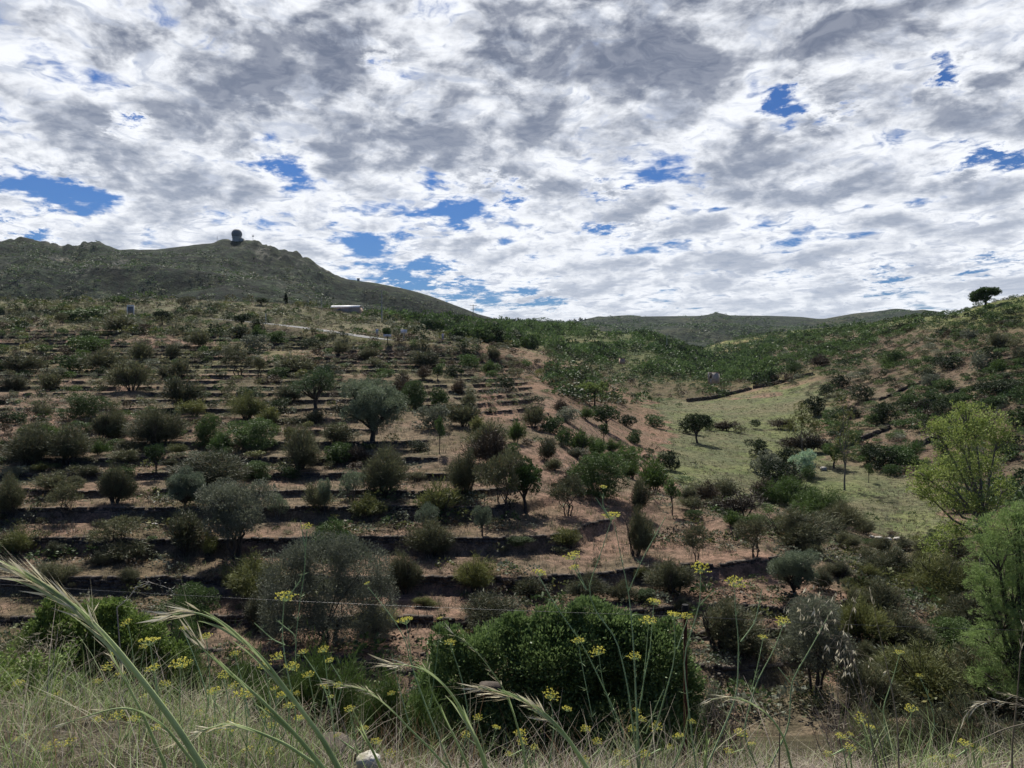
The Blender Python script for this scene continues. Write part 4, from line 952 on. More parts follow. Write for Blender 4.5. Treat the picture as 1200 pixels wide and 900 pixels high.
bigwisp('broom', 26000, .14, .010, 455, 778, 11, 110, 'low feathery green broom just left of the big glossy bush', 24)
bigwisp('heath', 26000, .13, .010, 1130, 800, 14, 170, 'wide grey green heath bush behind the dry verge on the right', 25)
bigwisp('heath', 24000, .13, .010, 1020, 815, 14.5, 110, 'olive heath bush behind the thin oat stalks', 26)
bigwisp('greyo', 20000, .12, .012, 835, 800, 13, 60, 'grey green feathery bush beside the rusty post', 27)
bigwisp('heath', 26000, .13, .010, 15, 735, 12, 90, 'dull green heath bush at the lower left edge', 28)

# ------------------------------------------------------------------ the wood on the middle ridge and far scrub
gf = np.random.default_rng(303)
FP = [shrub_round(np.random.default_rng(400 + i), m_, 700, .13, .07, int(3 + i % 4), z0=.4, z1=.7, clump=4) for i, m_ in enumerate(['pine', 'mastic', 'dkgreen', 'green', 'pine', 'mastic', 'greyo'])]
for me in FP: me.name = 'tree'
cand = []
while len(cand) < 6500:
    y = gf.uniform(225, 625); u = gf.uniform(430, 905); x = (u - 600) / F * y
    cand.append((u, x, y))
cand = np.array(cand); cz = Zbase(cand[:, 1], cand[:, 2]); cv = VH - F * cz / cand[:, 2]
lim = np.interp(cand[:, 0], [430, 500, 560, 640, 700, 760, 830, 905], [382, 396, 402, 412, 428, 440, 446, 452])
dn = fbm(cand[:, 1], cand[:, 2], 38, 3, 501)
clear = (((cand[:, 0] - 680) / 70) ** 2 + ((cv - 403) / 7) ** 2 < 1) | (((cand[:, 0] - 655) / 35) ** 2 + ((cv - 412) / 5) ** 2 < 1)
ok = (cv < lim) & (dn > -.12 - .25 * (cand[:, 0] < 620)) & (cv > 376) & ~((np.sin(cz * .55 + dn * 3) > .62) & (cand[:, 0] > 610)) & ~((clear) & (gf.random(len(cand)) < .8)) & ((cand[:, 2] > 240) | (cand[:, 0] > 520))
# visibility along the ray, coarse
def visible(u, y, z, h=3.0):
    d_ = np.linspace(35, y - 6, 160); s_ = (z + h) / y
    return bool((Zbase((u - 600) / F * d_, d_) < s_ * d_ + .3).all())
wood, rest = [], []
for i in np.where(ok)[0]:
    u, x, y = cand[i]; z = cz[i]
    if visible(u, y, z): wood.append((x, y, z, u, cv[i]))
print('wood', len(wood))
wood.sort(key=lambda q: q[1]); keep = wood[:230]; rest = wood[230:5200]
for n, (x, y, z, u, v) in enumerate(keep):
    s_ = gf.uniform(3.2, 6.5); o = link('tree', FP[int(gf.integers(len(FP)))]); o.location = (x, y, z - .2); o.scale = (s_, s_ * gf.uniform(.8, 1.2), s_ * gf.uniform(.75, 1.25)); o.rotation_euler = (0, 0, gf.uniform(0, 6))
    tag(o, 'green tree among many alike in the wood on the middle ridge', 'tree', 'trees of the wood on the middle ridge')
def blob_mass(name, pts, label, mats, nl, seed, lsz=.17, flat=.8):
    """pts: (x, y, z, width, height, material index)"""
    g = np.random.default_rng(seed); P_ = np.array([p[:3] for p in pts]); S_ = np.array([(p[3], p[3], p[4]) for p in pts]); K = np.array([p[5] for p in pts])
    n = len(pts); s_ = unit(g.normal(size=(n, nl, 3))); s_[..., 2] = np.abs(s_[..., 2]) * 1.1 - .12
    lump = g.uniform(.7, 1.1, (n, nl, 1)); C = s_ * .5 * lump; C[..., 2] += .12 + .25
    D = s_ + g.normal(size=s_.shape) * .6 + np.array([0, 0, .4])
    V, Q = leaves(C.reshape(-1, 3), D.reshape(-1, 3), lsz, lsz * .7, g)
    V = V.reshape(n, nl * 4, 3) * S_[:, None] + P_[:, None]
    me = np_mesh(name, V.reshape(-1, 3), Q, [LM[m_] for m_ in mats], np.repeat(K, nl)); o = link(name, me); tag(o, label, kind='stuff'); return o
pts = [(x, y, z - .3, s_ := gf.uniform(3.5, 7.5), s_ * gf.uniform(.7, 1.1), int(gf.integers(4))) for (x, y, z, u, v) in rest]
blob_mass('woodland', pts, 'far part of the wood on the middle ridge', ['pine', 'mastic', 'dkgreen', 'green'], 80, 31)
def scatter(n, ulim, ylim, smin, smax, test, nm, seed, hk=(.6, 1.0)):
    g = np.random.default_rng(seed); u = g.uniform(*ulim, n); y = np.exp(g.uniform(math.log(ylim[0]), math.log(ylim[1]), n)); x = (u - 600) / F * y; z = Zbase(x, y); v = VH - F * z / y
    k = test(u, y, v, x, z, g); u, y, x, z = u[k], y[k], x[k], z[k]; s_ = g.uniform(smin, smax, len(x)); s_ *= g.uniform(.6, 1.3, len(x))
    return [(a, b_, c, e, e * f_, int(m_)) for a, b_, c, e, f_, m_ in zip(x, y, z, s_, g.uniform(*hk, len(x)), g.integers(0, nm, len(x)))]
pts = scatter(9000, (760, 1120), (440, 990), 2.6, 6, lambda u, y, v, x, z, g: (v < 445) & (fbm(x, y, 45, 3, 61) + g.normal(size=len(u)) * .12 > .20 - .6 * sstep(v, 398, 425)) & (u > 740), 4, 71)
blob_mass('hillside_scrub', pts, 'dots of green scrub on the pale green hill across the valley', ['mastic', 'dkgreen', 'green', 'pine'], 34, 32, .26)
pts = scatter(22000, (-60, 800), (620, 1430), 2.6, 8, lambda u, y, v, x, z, g: (v < 400) & (fbm(x, y, 60, 4, 62) + g.normal(size=len(u)) * .2 > -.12), 4, 72, (.35, .7))
blob_mass('mountain_scrub', pts, 'low scrub covering the mountain under the radar dome', ['mastic', 'dkgreen', 'heath', 'pine'], 18, 33, .34)
pts = scatter(12000, (600, 1160), (1400, 2880), 7, 15, lambda u, y, v, x, z, g: (v < 405) & (fbm(x, y, 110, 4, 63) + g.normal(size=len(u)) * .15 > -.05), 3, 73, (.35, .7))
blob_mass('distant_scrub', pts, 'dark scrub on the farthest hills', ['mastic', 'dkgreen', 'pine'], 16, 34, .36)
def rhill(u, y, v, x, z, g):
    foot = np.interp(y, [60, 100, 150, 250, 420], [1060, 1130, 1030, 975, 880]); band = np.exp(-((v - np.interp(u, [880, 1000, 1100, 1200], [432, 418, 398, 380])) / 26) ** 2)
    return (u > foot) & (u < 1300) & (v < 600) & (fbm(x, y, 18, 3, 68) + g.normal(size=len(u)) * .18 > .34 - .55 * band)
pts = scatter(8200, (860, 1300), (60, 470), 1.3, 3.2, rhill, 5, 75, (.45, .85))
blob_mass('slope_scrub', pts, 'evergreen scrub between the larger shrubs of the right hillside', ['mastic', 'green', 'dkgreen', 'green', 'pine'], 80, 36, .19)
pts = scatter(3200, (640, 905), (150, 560), 1.6, 4.2, lambda u, y, v, x, z, g: ~inpoly(u, v, MEADOW) & (v < np.interp(u, [640, 700, 830, 905], [470, 478, 470, 452])) & (v > 405) & (fbm(x, y, 16, 3, 69) + g.normal(size=len(u)) * .2 > -.25 + .45 * (v > 452) ), 5, 76, (.5, .85))
blob_mass('valley_scrub', pts, 'dark scrub at the head of the valley behind the bare soil', ['mastic', 'green', 'dkgreen', 'heath', 'pine'], 80, 37, .19)
pts = scatter(2400, (860, 1080), (300, 470), 2.2, 4.5, lambda u, y, v, x, z, g: (v < 442) & (v > np.interp(u, [860, 960, 1040], [402, 394, 374])) & (fbm(x, y, 22, 3, 70) + g.normal(size=len(u)) * .2 > .0), 4, 77, (.5, .85))
blob_mass('ridge_scrub', pts, 'dark green scrub where the right slope meets the far wood', ['mastic', 'green', 'dkgreen', 'pine'], 80, 38, .19)
pts = scatter(2600, (-60, 600), (200, 308), 1.3, 3.6, lambda u, y, v, x, z, g: (fbm(x, y, 15, 3, 71) + g.normal(size=len(u)) * .2 > .05) & (np.array([np.min((RD[:, 0] - a_) ** 2 + (RD[:, 1] - b_) ** 2) for a_, b_ in zip(x, y)]) > 45), 5, 78, (.5, .95))
blob_mass('crest_scrub', pts, 'dark and grey green scrub along the crest above the road', ['mastic', 'heath', 'dkgreen', 'heathy', 'greyo'], 80, 39, .19)
# low scrub and litter on the near slopes
def lowcond(u, y, v, x, z, g):
    n_ = fbm(x, y, 6, 3, 64) + g.normal(size=len(u)) * .2; inm = inpoly(u, v, MEADOW) & (y > 75)
    bare = (((u - 570) / 110) ** 2 + ((v - 520) / 50) ** 2 < 1) | ((u > 600) & (u < 760) & (v > 465) & (v < 640))
    return (n_ > np.where(bare, .55, .05) - .25 * (u > 900)) & ~(inm & (g.random(len(u)) < .82)) & (u < 1300) & (v > 340) & (v < 840)
pts = scatter(15000, (-60, 1260), (36, 330), .45, 1.5, lowcond, 5, 74, (.4, .9))
zq = Zf(np.array([p[0] for p in pts]), np.array([p[1] for p in pts])); pts = [(p[0], p[1], float(z_) - .06, p[3], p[4], p[5]) for p, z_ in zip(pts, zq)]
blob_mass('low_scrub', pts, 'knee high scrub and cistus scattered over terraces and slopes', ['heath', 'mastic', 'heathy', 'dead', 'greyo'], 44, 35, .2)
M['straw'] = leaf_mat('dry grass', (.15, .12, .085), (.38, .33, .24), transl=.25, rv=.02); M['grassgreen'] = leaf_mat('green grass', (.075, .095, .04), (.21, .24, .11), transl=.3, rv=.02)
LM['straw'] = M['straw']; LM['grassgreen'] = M['grassgreen']
def grass_mesh(name, P_, h, w_, mats, K, lean, rng_, seg=2):
    """bent blades: P_ (n,3), h heights, w_ widths"""
    n = len(P_); a = rng_.uniform(0, 2 * np.pi, n); dr = np.stack([np.cos(a), np.sin(a), np.zeros(n)], 1); sd_ = np.stack([-np.sin(a + rng_.uniform(-1, 1, n)), np.cos(a), np.zeros(n)], 1)
    ln = rng_.uniform(.1, 1, n) * lean; V = np.empty((n, (seg + 1) * 2, 3))
    for s_ in range(seg + 1):
        t = s_ / seg; c = P_ + dr * (ln * t ** 1.7 * h)[:, None] + np.array([0, 0, 1]) * (h * (t - .28 * ln * t * t))[:, None]; ww = (w_ * (1 - .88 * t))[:, None] * .5
        V[:, 2 * s_] = c - sd_ * ww; V[:, 2 * s_ + 1] = c + sd_ * ww
    m_ = (seg + 1) * 2; b0 = np.arange(n)[:, None] * m_; q = np.array([[2 * i, 2 * i + 1, 2 * i + 3, 2 * i + 2] for i in range(seg)]).reshape(-1)
    Q = (b0 + q[None]).reshape(-1, 4)
    return np_mesh(name, V.reshape(-1, 3), Q, mats, np.repeat(K, seg))
g = np.random.default_rng(41)
def tufts(n, blades, ulim, ylim, hh, ww, test, name, label, mats, seed, pk=.5, lean=.9):
    g = np.random.default_rng(seed); u = g.uniform(*ulim, n); y = np.exp(g.uniform(math.log(ylim[0]), math.log(ylim[1]), n)); x = (u - 600) / F * y; z = Zbase(x, y); v = VH - F * z / y
    k = test(u, y, v, x, z, g); x, y = x[k], y[k]; kk = (g.random(len(x)) < pk).astype(int)
    X_ = np.repeat(x, blades) + g.normal(size=len(x) * blades) * .12 * (np.repeat(y, blades) / 60) ** .5; Y_ = np.repeat(y, blades) + g.normal(size=len(x) * blades) * .12 * (np.repeat(y, blades) / 60) ** .5
    Z_ = Zf(X_, Y_) - .03; h = g.uniform(*hh, len(X_)); ws = ww * (np.repeat(y, blades) / 60) ** .6
    me = grass_mesh(name, np.stack([X_, Y_, Z_], 1), h, ws, [M[m_] for m_ in mats], np.repeat(kk, blades), lean, g); o = link(name, me); tag(o, label, kind='stuff'); return o
tufts(26000, 7, (-60, 1260), (37, 300), (.12, .5), .05, lambda u, y, v, x, z, g: (fbm(x, y, 9, 3, 65) + g.normal(size=len(u)) * .15 > -.12) & ~inpoly(u, v, MEADOW) & (v < 830), 'dry_grass', 'dry grass tufts on the terraces and hillsides', ['straw', 'grassgreen'], 42, .2)
tufts(15000, 7, (640, 1130), (75, 330), (.12, .4), .06, lambda u, y, v, x, z, g: inpoly(u, v, MEADOW) & (fbm(x, y, 12, 3, 66) + g.normal(size=len(u)) * .2 > -.25), 'meadow_grass', 'short green and straw coloured grass of the valley meadow', ['straw', 'grassgreen'], 43, .5)
tufts(9000, 6, (-60, 620), (205, 305), (.25, .8), .10, lambda u, y, v, x, z, g: (v < 400) & (np.array([np.min((RD[:, 0] - a_) ** 2 + (RD[:, 1] - b_) ** 2) for a_, b_ in zip(x, y)]) > 60) & (fbm(x, y, 12, 3, 67) > -.25), 'crest_grass', 'tall pale grass along the crest above the road', ['straw', 'grassgreen'], 44, .3)

# ------------------------------------------------------------------ things far off
def place(name, label, cat, u, D, v=None, rz=0, group=None):
    x = (u - 600) / F * D; z = ground_z(x, D) if v is None else (VH - v) / F * D
    return thing(name, label, cat, (x, D, z), rz, group)
# radar dome on the summit
o = place('radar_station', 'dark radar dome on a concrete drum on the mountain summit', 'radar dome', 277.5, 1490, 283.6)
mb = MB(); rr = 9.9; n_, m_ = 24, 14
th = np.linspace(-.62 * math.pi / 2, math.pi / 2, m_); ph = np.linspace(0, 2 * math.pi, n_, endpoint=False); jit = 1 + .012 * np.cos(np.arange(m_)[:, None] * 3.1 + np.arange(n_)[None] * 2.7)
V = np.stack([np.cos(th)[:, None] * np.cos(ph) * rr * jit, np.cos(th)[:, None] * np.sin(ph) * rr * jit, np.sin(th)[:, None] * rr * jit + 15.2], -1).reshape(-1, 3)
i = np.arange(m_ - 1)[:, None] * n_; j = np.arange(n_)[None]; j2 = (j + 1) % n_; mb.add(V, np.stack([i + j, i + j2, i + n_ + j2, i + n_ + j], -1).reshape(-1, 4)); mb.build('dome', M['radome'], o)
mb = MB(); mb.tube([(0, 0, -6), (0, 0, 4), (0, 0, 8.4)], [9.2, 8.8, 8.6], 8); mb.build('base_drum', M['concrete'], o)
mb = MB(); mb.tube([(0, 0, 8.4), (0, 0, 8.9)], [10.1, 10.1], 8); mb.build('gallery', M['white'], o)
mb = MB(); mb.box((11, -2, 1.5), (7, 8, 8)); mb.box((10.5, -2, 5.8), (7.6, 8.6, .6)); mb.build('annex', M['concrete'], o)
def mast(name, label, cat, u, D, vtop, vbase, r, arms=(), mat='concrete', group=None, extra=None):
    o = place(name, label, cat, u, D, vbase, 0, group); H_ = (vbase - vtop) / F * D; mb = MB(); mb.tube([(0, 0, -1.2), (0, 0, H_ * .5), (0, 0, H_)], [r * 1.25, r, r * .75], 6); mb.build('pole', M[mat], o)
    for (dz, ln) in arms:
        mb = MB(); mb.box((0, 0, H_ - dz), (ln, .14, .16)); a = mb.build('crossarm', M['wood'], o)
        mi = MB()
        for sx in (-.42, 0, .42): mi.tube([(sx * ln, 0, H_ - dz + .08), (sx * ln, 0, H_ - dz + .38)], [.07, .05], 6)
        mi.build('insulator', M['galv'], a)
    return o, H_
o, H_ = mast('antenna_mast', 'antenna mast with forked top right of the radar dome', 'antenna mast', 296.5, 1492, 274.8, 284.5, .35, mat='galv')
mb = MB(); mb.box((0, 0, H_ - 3.2), (4, .8, 1.6)); mb.tube([(-1.6, 0, H_ - 3), (-1.9, 0, H_ + .8)], [.22, .15], 4); mb.tube([(1.6, 0, H_ - 3), (1.9, 0, H_ + .8)], [.22, .15], 4); mb.build('antenna', M['galv'], o)
mast('antenna_mast', 'thin mast left of the radar dome', 'antenna mast', 254.5, 1488, 276.3, 281.3, .35, mat='galv')
mast('utility_pole', 'tall plain pole on the crest right of the white roofed shed', 'utility pole', 447.5, 262, 340, 373, .2, mat='concrete', group='poles of the power line')
mast('utility_pole', 'wooden pole with crossarms standing against the sky above the middle wood', 'utility pole', 554.5, 330, 357, 388, .17, arms=((.35, 3.0), (1.9, 2.2)), mat='wood', group='poles of the power line')
mast('utility_pole', 'small pale pole near the right end of the middle wood', 'utility pole', 781.5, 470, 391, 405, .2, mat='concrete', group='poles of the power line')
mast('utility_pole', 'pale pole against the light green hill, taller of the pair', 'utility pole', 969, 455, 384, 403, .26, mat='concrete', group='poles of the power line')
mast('utility_pole', 'thinner pale pole just left of the taller one by the light green hill', 'utility pole', 966.5, 462, 392, 402, .14, mat='concrete', group='poles of the power line')
mast('utility_pole', 'thin short post beside the road above the terraces', 'utility pole', 311.5, 232, 367, 379, .1, mat='galv')
mast('utility_pole', 'thin pale post on the crest right of the cypress', 'utility pole', 377, 292, 348, 359, .1, mat='concrete', group='poles of the power line')
mast('utility_pole', 'thin pale post on the crest, left end of the white roofed shed', 'utility pole', 361, 294, 349, 358, .08, mat='concrete', group='poles of the power line')
# watch tower on the saddle, little hut on the mountain ridge
o = place('watch_tower', 'tiny round tower on the low saddle between the far hills', 'tower', 645.5, 2950, 379.5); mb = MB(); mb.tube([(0, 0, -8), (0, 0, 5), (0, 0, 9)], [4, 3.4, 3.2], 8); mb.build('wall', M['concrete'], o); mb = MB(); mb.tube([(0, 0, 9), (0, 0, 11)], [3.8, 3.8], 8); mb.build('parapet', M['stone'], o)
o = place('hut', 'tiny square hut on the mountain ridge far right of the radar dome', 'hut', 420, 1495, 329.5); mb = MB(); mb.box((0, 0, 1), (4.5, 4, 8)); mb.build('wall', M['concrete'], o); mb = MB(); mb.box((0, 0, 5.2), (5.2, 4.8, .5)); mb.build('roof', M['stone'], o)
for i, (u, v, w_, h_, lab) in enumerate([(668, 379.5, 3, 5, 'lone dark tree on the far skyline, left of the row'), (674, 378.5, 4, 5, 'second dark tree of the far skyline row'), (681, 377.5, 5, 5.5, 'widest dark tree of the far skyline row'), (686.5, 376.5, 3, 4, 'last dark tree of the far skyline row, at its right end')]):
    x, y = (u - 600) / F * 2960, 2960; o = link('tree', FP[2]); o.location = (x, y, (VH - v) / F * y - 4); o.scale = (w_ / F * y * 1.3, w_ / F * y * 1.3, h_ / F * y * 1.4); tag(o, lab, 'tree', 'trees on the far skyline')
# long shed with white vaulted roof
u0, u1, D = 391, 424, 288; x0 = (407 - 600) / F * D; o = thing('shed', 'long low shed with white vaulted roof and pinkish wall on the crest', 'shed', (x0, D, (VH - 366.5) / F * D), R(-6)); Lh = (u1 - u0) / F * D
mb = MB(); mb.box((0, 0, .5), (Lh, 5, 2.6)); mb.build('wall', M['render_pink'], o)
mb = MB(); n_ = 9; a = np.linspace(0, math.pi, n_); 
V = []; 
for xx in (-Lh / 2 - .25, Lh / 2 + .25):
    for rr in (1.0, .93):
        for q in a: V.append((xx, math.cos(q) * 2.8 * rr, 1.8 + math.sin(q) * .95 * rr))
Q = [];
for i in range(n_ - 1):
    Q += [[i, i + 1, 2 * n_ + i + 1, 2 * n_ + i], [n_ + i, 3 * n_ + i, 3 * n_ + i + 1, n_ + i + 1], [i, n_ + i, n_ + i + 1, i + 1], [2 * n_ + i, 2 * n_ + i + 1, 3 * n_ + i + 1, 3 * n_ + i]]
mb.add(V, Q); mb.build('roof', M['white'], o)
mb = MB(); mb.box((-2, -2.52, .5), (1.1, .08, 2)); mb.build('door', M['wood'], o)
# white framed hoarding at the road
o = place('hoarding', 'white framed upright hoarding with grey panel beside the road', 'hoarding', 153, 254, 368.5, R(5)); mb = MB()
for sx in (-1, 1): m1 = MB(); m1.box((sx * 1.02, 0, 1.2), (.26, .16, 3.0)); m1.build('post', M['white'], o)
mb.box((0, 0, 2.85), (2.3, .17, .5)); mb.build('lintel', M['white'], o); mb = MB(); mb.box((0, .02, 1.5), (1.78, .08, 2.15)); mb.build('panel', M['grey_panel'], o)
# traffic signs
o = place('road_sign', 'rectangular pale road sign on a single post, right of the two others', 'road sign', 473.3, 186, 396.5, R(-8)); mb = MB(); mb.tube([(0, 0, -.3), (0, 0, 2.2)], [.05, .05], 6); mb.build('post', M['galv'], o); mb = MB(); mb.box((0, -.06, 1.65), (1.55, .05, .9), jit=0); mb.build('panel', M['white'], o)
o = place('road_sign', 'tall narrow pale road sign, leftmost of the three by the road bend', 'road sign', 441.8, 190, 397.5, R(14)); mb = MB(); mb.tube([(0, 0, -.3), (0, 0, 2.6)], [.05, .05], 6); mb.build('post', M['galv'], o); mb = MB(); mb.box((0, -.06, 1.9), (.62, .05, 1.2)); mb.build('panel', M['white'], o); mb = MB(); mb.box((0, -.09, 1.95), (.16, .02, .8)); mb.build('bar', M['grey_panel'], o)
o = place('road_sign', 'low wide pale board between the two taller road signs', 'road sign', 454, 188, 397, R(6)); mb = MB(); 
for sx in (-.7, .7): m1 = MB(); m1.box((sx, .05, .4), (.08, .08, 1.3)); m1.build('post', M['galv'], o)
mb.box((0, -.02, .8), (1.9, .05, .55)); mb.build('panel', M['white'], o)
# ruined hut in the valley
o = place('ruined_hut', 'roofless pale plastered hut among bushes at the valley end', 'hut', 835.5, 300, 448, R(-24)); s_ = 300 / F
mb = MB(); W2, Dp, Hh = 3.9, 3.2, 4.2; t = .35
mb.box((-W2 / 2 + .3, 0, Hh / 2 - .4), (.6, t, Hh + .3)); mb.box((.75, 0, Hh / 2 - .5), (W2 - 1.5, t, Hh)); mb.box((-.85, 0, Hh - .65), (.65, t - .01, .7)); mb.box((-.85, 0, .3), (.65, t - .01, 2.2)); mb.build('front_wall', M['plaster'], o)
mb = MB(); mb.box((W2 / 2 - .15, Dp / 2 + t / 2, Hh / 2 - .7), (.35, Dp, Hh - .4)); mb.build('side_wall', M['plaster'], o); mb = MB(); mb.box((-W2 / 2 + .16, Dp / 2 + t / 2, Hh / 2 - .9), (.34, Dp, Hh - .8)); mb.build('side_wall', M['plaster'], o)
mb = MB(); mb.box((0, Dp + t, Hh / 2 - .4), (W2, .35, Hh + .2)); mb.build('back_wall', M['stone'], o)
mb = MB(); mb.box((.2, Dp * .55, Hh - .5), (W2 - .8, Dp * .8, .14)); mb.build('roof', M['tile'], o)
o = place('hut', 'tiny pinkish stone hut half hidden in the middle wood', 'hut', 729, 330, 424, R(12)); mb = MB(); mb.box((0, 0, .2), (2.0, 2.0, 2.4)); mb.build('wall', M['render_pink'], o); mb = MB(); mb.box((0, 0, 1.5), (2.3, 2.3, .16)); mb.build('roof', M['tile'], o)
# pale stones in the meadow and on the terraces
def rock(name, u, v, D, wpx, hpx, label, mat='pale_stone', seed=1, cat='rock', sink=.2, loc=None, part=None):
    g = np.random.default_rng(seed); bm_ = MB(); n_, m_ = 14, 9
    th = np.linspace(-math.pi / 2 + .15, math.pi / 2 - .1, m_); ph = np.linspace(0, 2 * math.pi, n_, endpoint=False)
    base_ = np.stack([np.cos(th)[:, None] * np.cos(ph), np.cos(th)[:, None] * np.sin(ph), np.broadcast_to(np.sin(th)[:, None], (m_, n_))], -1).reshape(-1, 3)
    base_ = np.sign(base_) * np.abs(base_) ** .7; r_ = 1 + .16 * (vnoise(base_[:, 0] * 2 + seed * 9, base_[:, 1] * 2 + base_[:, 2] * 1.7, seed) - .5) * 2
    V = base_ * r_[:, None] * np.array([.5, .4, .5]); i = np.arange(m_ - 1)[:, None] * n_; j = np.arange(n_)[None]; j2 = (j + 1) % n_
    top = np.arange((m_ - 1) * n_, m_ * n_)
    Q = list(np.stack([i + j, i + j2, i + n_ + j2, i + n_ + j], -1).reshape(-1, 4)) + [[top[0], top[q], top[q + 1], top[q + 2]] for q in range(1, n_ - 2, 2)]
    bm_.add(V * np.array([1, 1, 1]), Q)
    if D is None:
        h_ = hit(u, v, 34); x, y, z = h_; D = y
    else: x, y = (u - 600) / F * D, D; z = (VH - v) / F * D
    o = bm_.build(name, M[mat]); o.location = (x, y, z + hpx / F * D * (.5 - sink)); o.scale = (wpx / F * D, wpx / F * D, hpx / F * D); o.rotation_euler = (0, 0, g.uniform(0, .6)); tag(o, label, cat); return o
rock('rock', 965, 551, None, 8, 5, 'pale flat stone on the meadow right of the pale blue green bush', seed=3)
rock('rock', 181, 617, None, 7, 5, 'small white stone on the left terrace under the grey olive trees', seed=4)
rock('rock', 642, 521, None, 6, 5, 'pale stone on the crumbling edge of the bare spur', seed=5)
rock('rock', 1112, 735, None, 5, 5, 'tiny white stone between dark bushes in the lower right gully', seed=6)
for i, (u, v, w_) in enumerate([(1030, 632, 9), (1040, 634, 11), (1052, 633, 9), (1066, 640, 6), (1044, 629, 6), (1022, 630, 6)]):
    rock('rock', u, v, None, w_, w_ * .5, '%s of the pale stones in a line along the lower meadow edge, from the left' % ['second', 'third', 'fifth', 'sixth', 'fourth', 'first'][i], seed=20 + i)
# person by the road
D = 181; x = (519 - 600) / F * D; o = thing('person', 'person in pale shirt and grey trousers walking beside the road', 'person', (x, D, (VH - 398.4) / F * D), R(15))
def skin_body(J, E, Rr, name, mat, parent):
    me = bpy.data.meshes.new(name); me.from_pydata(J, E, []); b_ = link(name, me, parent); me.materials.append(M[mat])
    m1 = b_.modifiers.new('Skin', 'SKIN'); 
    sv_ = me.skin_vertices.new() if not me.skin_vertices else me.skin_vertices[0]
    for i, r_ in enumerate(Rr): me.skin_vertices[0].data[i].radius = (r_, r_ * .85)
    me.skin_vertices[0].data[0].use_root = True; m2 = b_.modifiers.new('Sub', 'SUBSURF'); m2.levels = 1; m2.render_levels = 1; return b_
J = [(0, 0, .92), (0, 0, 1.15), (0, 0, 1.4), (0, 0, 1.52), (0, -.01, 1.64), (0, 0, 1.76), (-.18, 0, 1.4), (-.25, .03, 1.12), (-.24, -.08, .88), (.18, 0, 1.4), (.25, -.03, 1.12), (.23, .08, .88), (-.10, 0, .86), (-.11, -.12, .48), (-.11, -.05, .07), (-.11, -.2, .03), (.10, 0, .86), (.11, .06, .48), (.11, .22, .08), (.11, .1, .03)]
E = [(0, 1), (1, 2), (2, 3), (3, 4), (4, 5), (2, 6), (6, 7), (7, 8), (2, 9), (9, 10), (10, 11), (0, 12), (12, 13), (13, 14), (14, 15), (0, 16), (16, 17), (17, 18), (18, 19)]
skin_body(J, E, [.13, .13, .14, .06, .095, .08, .065, .045, .035, .065, .045, .035, .09, .062, .045, .035, .09, .062, .045, .035], 'body', 'skin', o)
mb = MB(); mb.tube([(0, 0, .84), (0, 0, 1.0), (0, 0, 1.2), (0, 0, 1.4), (0, 0, 1.49)], [.19, .18, .185, .2, .09], 8)
for sx in (-1, 1): mb.tube([(sx * .17, 0, 1.43), (sx * .23, .02 * sx, 1.25), (sx * .255, .02, 1.1)], [.095, .08, .075], 6)
mb.build('shirt', M['cloth_pale'], o)
mb = MB(); mb.tube([(0, 0, .95), (0, 0, .8)], [.185, .18], 8)
mb.tube([(-.1, 0, .86), (-.11, -.12, .48), (-.11, -.05, .12)], [.12, .095, .08], 6); mb.tube([(.1, 0, .86), (.11, .06, .48), (.11, .22, .13)], [.12, .095, .08], 6); mb.build('trousers', M['cloth_grey'], o)
mb = MB(); mb.tube([(0, .02, 1.68), (0, .015, 1.76), (0, .01, 1.82)], [.11, .115, .05], 8); mb.build('hair', M['hair'], o)
# ------------------------------------------------------------------ the verge in front of the camera
M['stemgreen'] = leaf_mat('fennel stems', (.24, .34, .15), (.48, .60, .32), transl=.1, rv=.02, sc_=3)
M['umbel'] = leaf_mat('yellow flowers', (.58, .54, .07), (.95, .87, .24), transl=.25, rv=.02, sc_=30)
M['stalk'] = leaf_mat('green grass stalks', (.22, .32, .11), (.62, .70, .38), transl=.3, rv=.02, sc_=9)
M['ear'] = leaf_mat('pale grass ears', (.50, .44, .28), (.88, .83, .64), transl=.3, rv=.02, sc_=9)
M['broomgreen'] = leaf_mat('weeds', (.08, .13, .035), (.27, .37, .11), transl=.35, rv=.02, sc_=5)
M['fstraw'] = leaf_mat('bleached dry stems', (.24, .20, .13), (.72, .66, .50), transl=.25, rv=.02, sc_=5)
M['twig'] = leaf_mat('dead pinkish grey twigs', (.15, .115, .095), (.50, .42, .36), transl=.1, rv=.02, sc_=6)
M['redgrass'] = leaf_mat('reddish dry stems', (.16, .085, .045), (.34, .22, .12), transl=.2, rv=.02, sc_=6)
g = np.random.default_rng(91)
def bank(name, n, test, h, w_, mats, wts, lean, label, seed, ymin=2.0, ymax=6.2, umin=-120, umax=1320, seg=3):
    g = np.random.default_rng(seed); y = g.uniform(ymin, ymax, n); u = g.uniform(umin, umax, n); x = (u - 600) / F * y; k = test(u, y, x, g); x, y, u = x[k], y[k], u[k]
    z = Zf(x, y) - .02; hh = g.uniform(*h, len(x)) * g.uniform(.5, 1.1, len(x)); K = g.choice(len(mats), len(x), p=np.array(wts) / sum(wts))
    o = link(name, grass_mesh(name, np.stack([x, y, z], 1), hh, np.full(len(x), w_) * g.uniform(.5, 1.3, len(x)), [M[m_] for m_ in mats], K, lean, g, seg)); tag(o, label, kind='stuff'); return o
nz = lambda x, y, s_, sd_: fbm(x, y, s_, 3, sd_)
bank('dry_grass_bank', 60000, lambda u, y, x, g: (nz(x, y, .22, 191) > -.25) & (g.random(len(u)) < np.interp(u, [0, 500, 700], [.25, .45, .95])), (.05, .19), .0038, ['twig', 'fstraw', 'redgrass', 'straw'], [5, 2.2, 1.2, 2], 1.9, 'matted dry grass and dead twigs along the verge', 92)
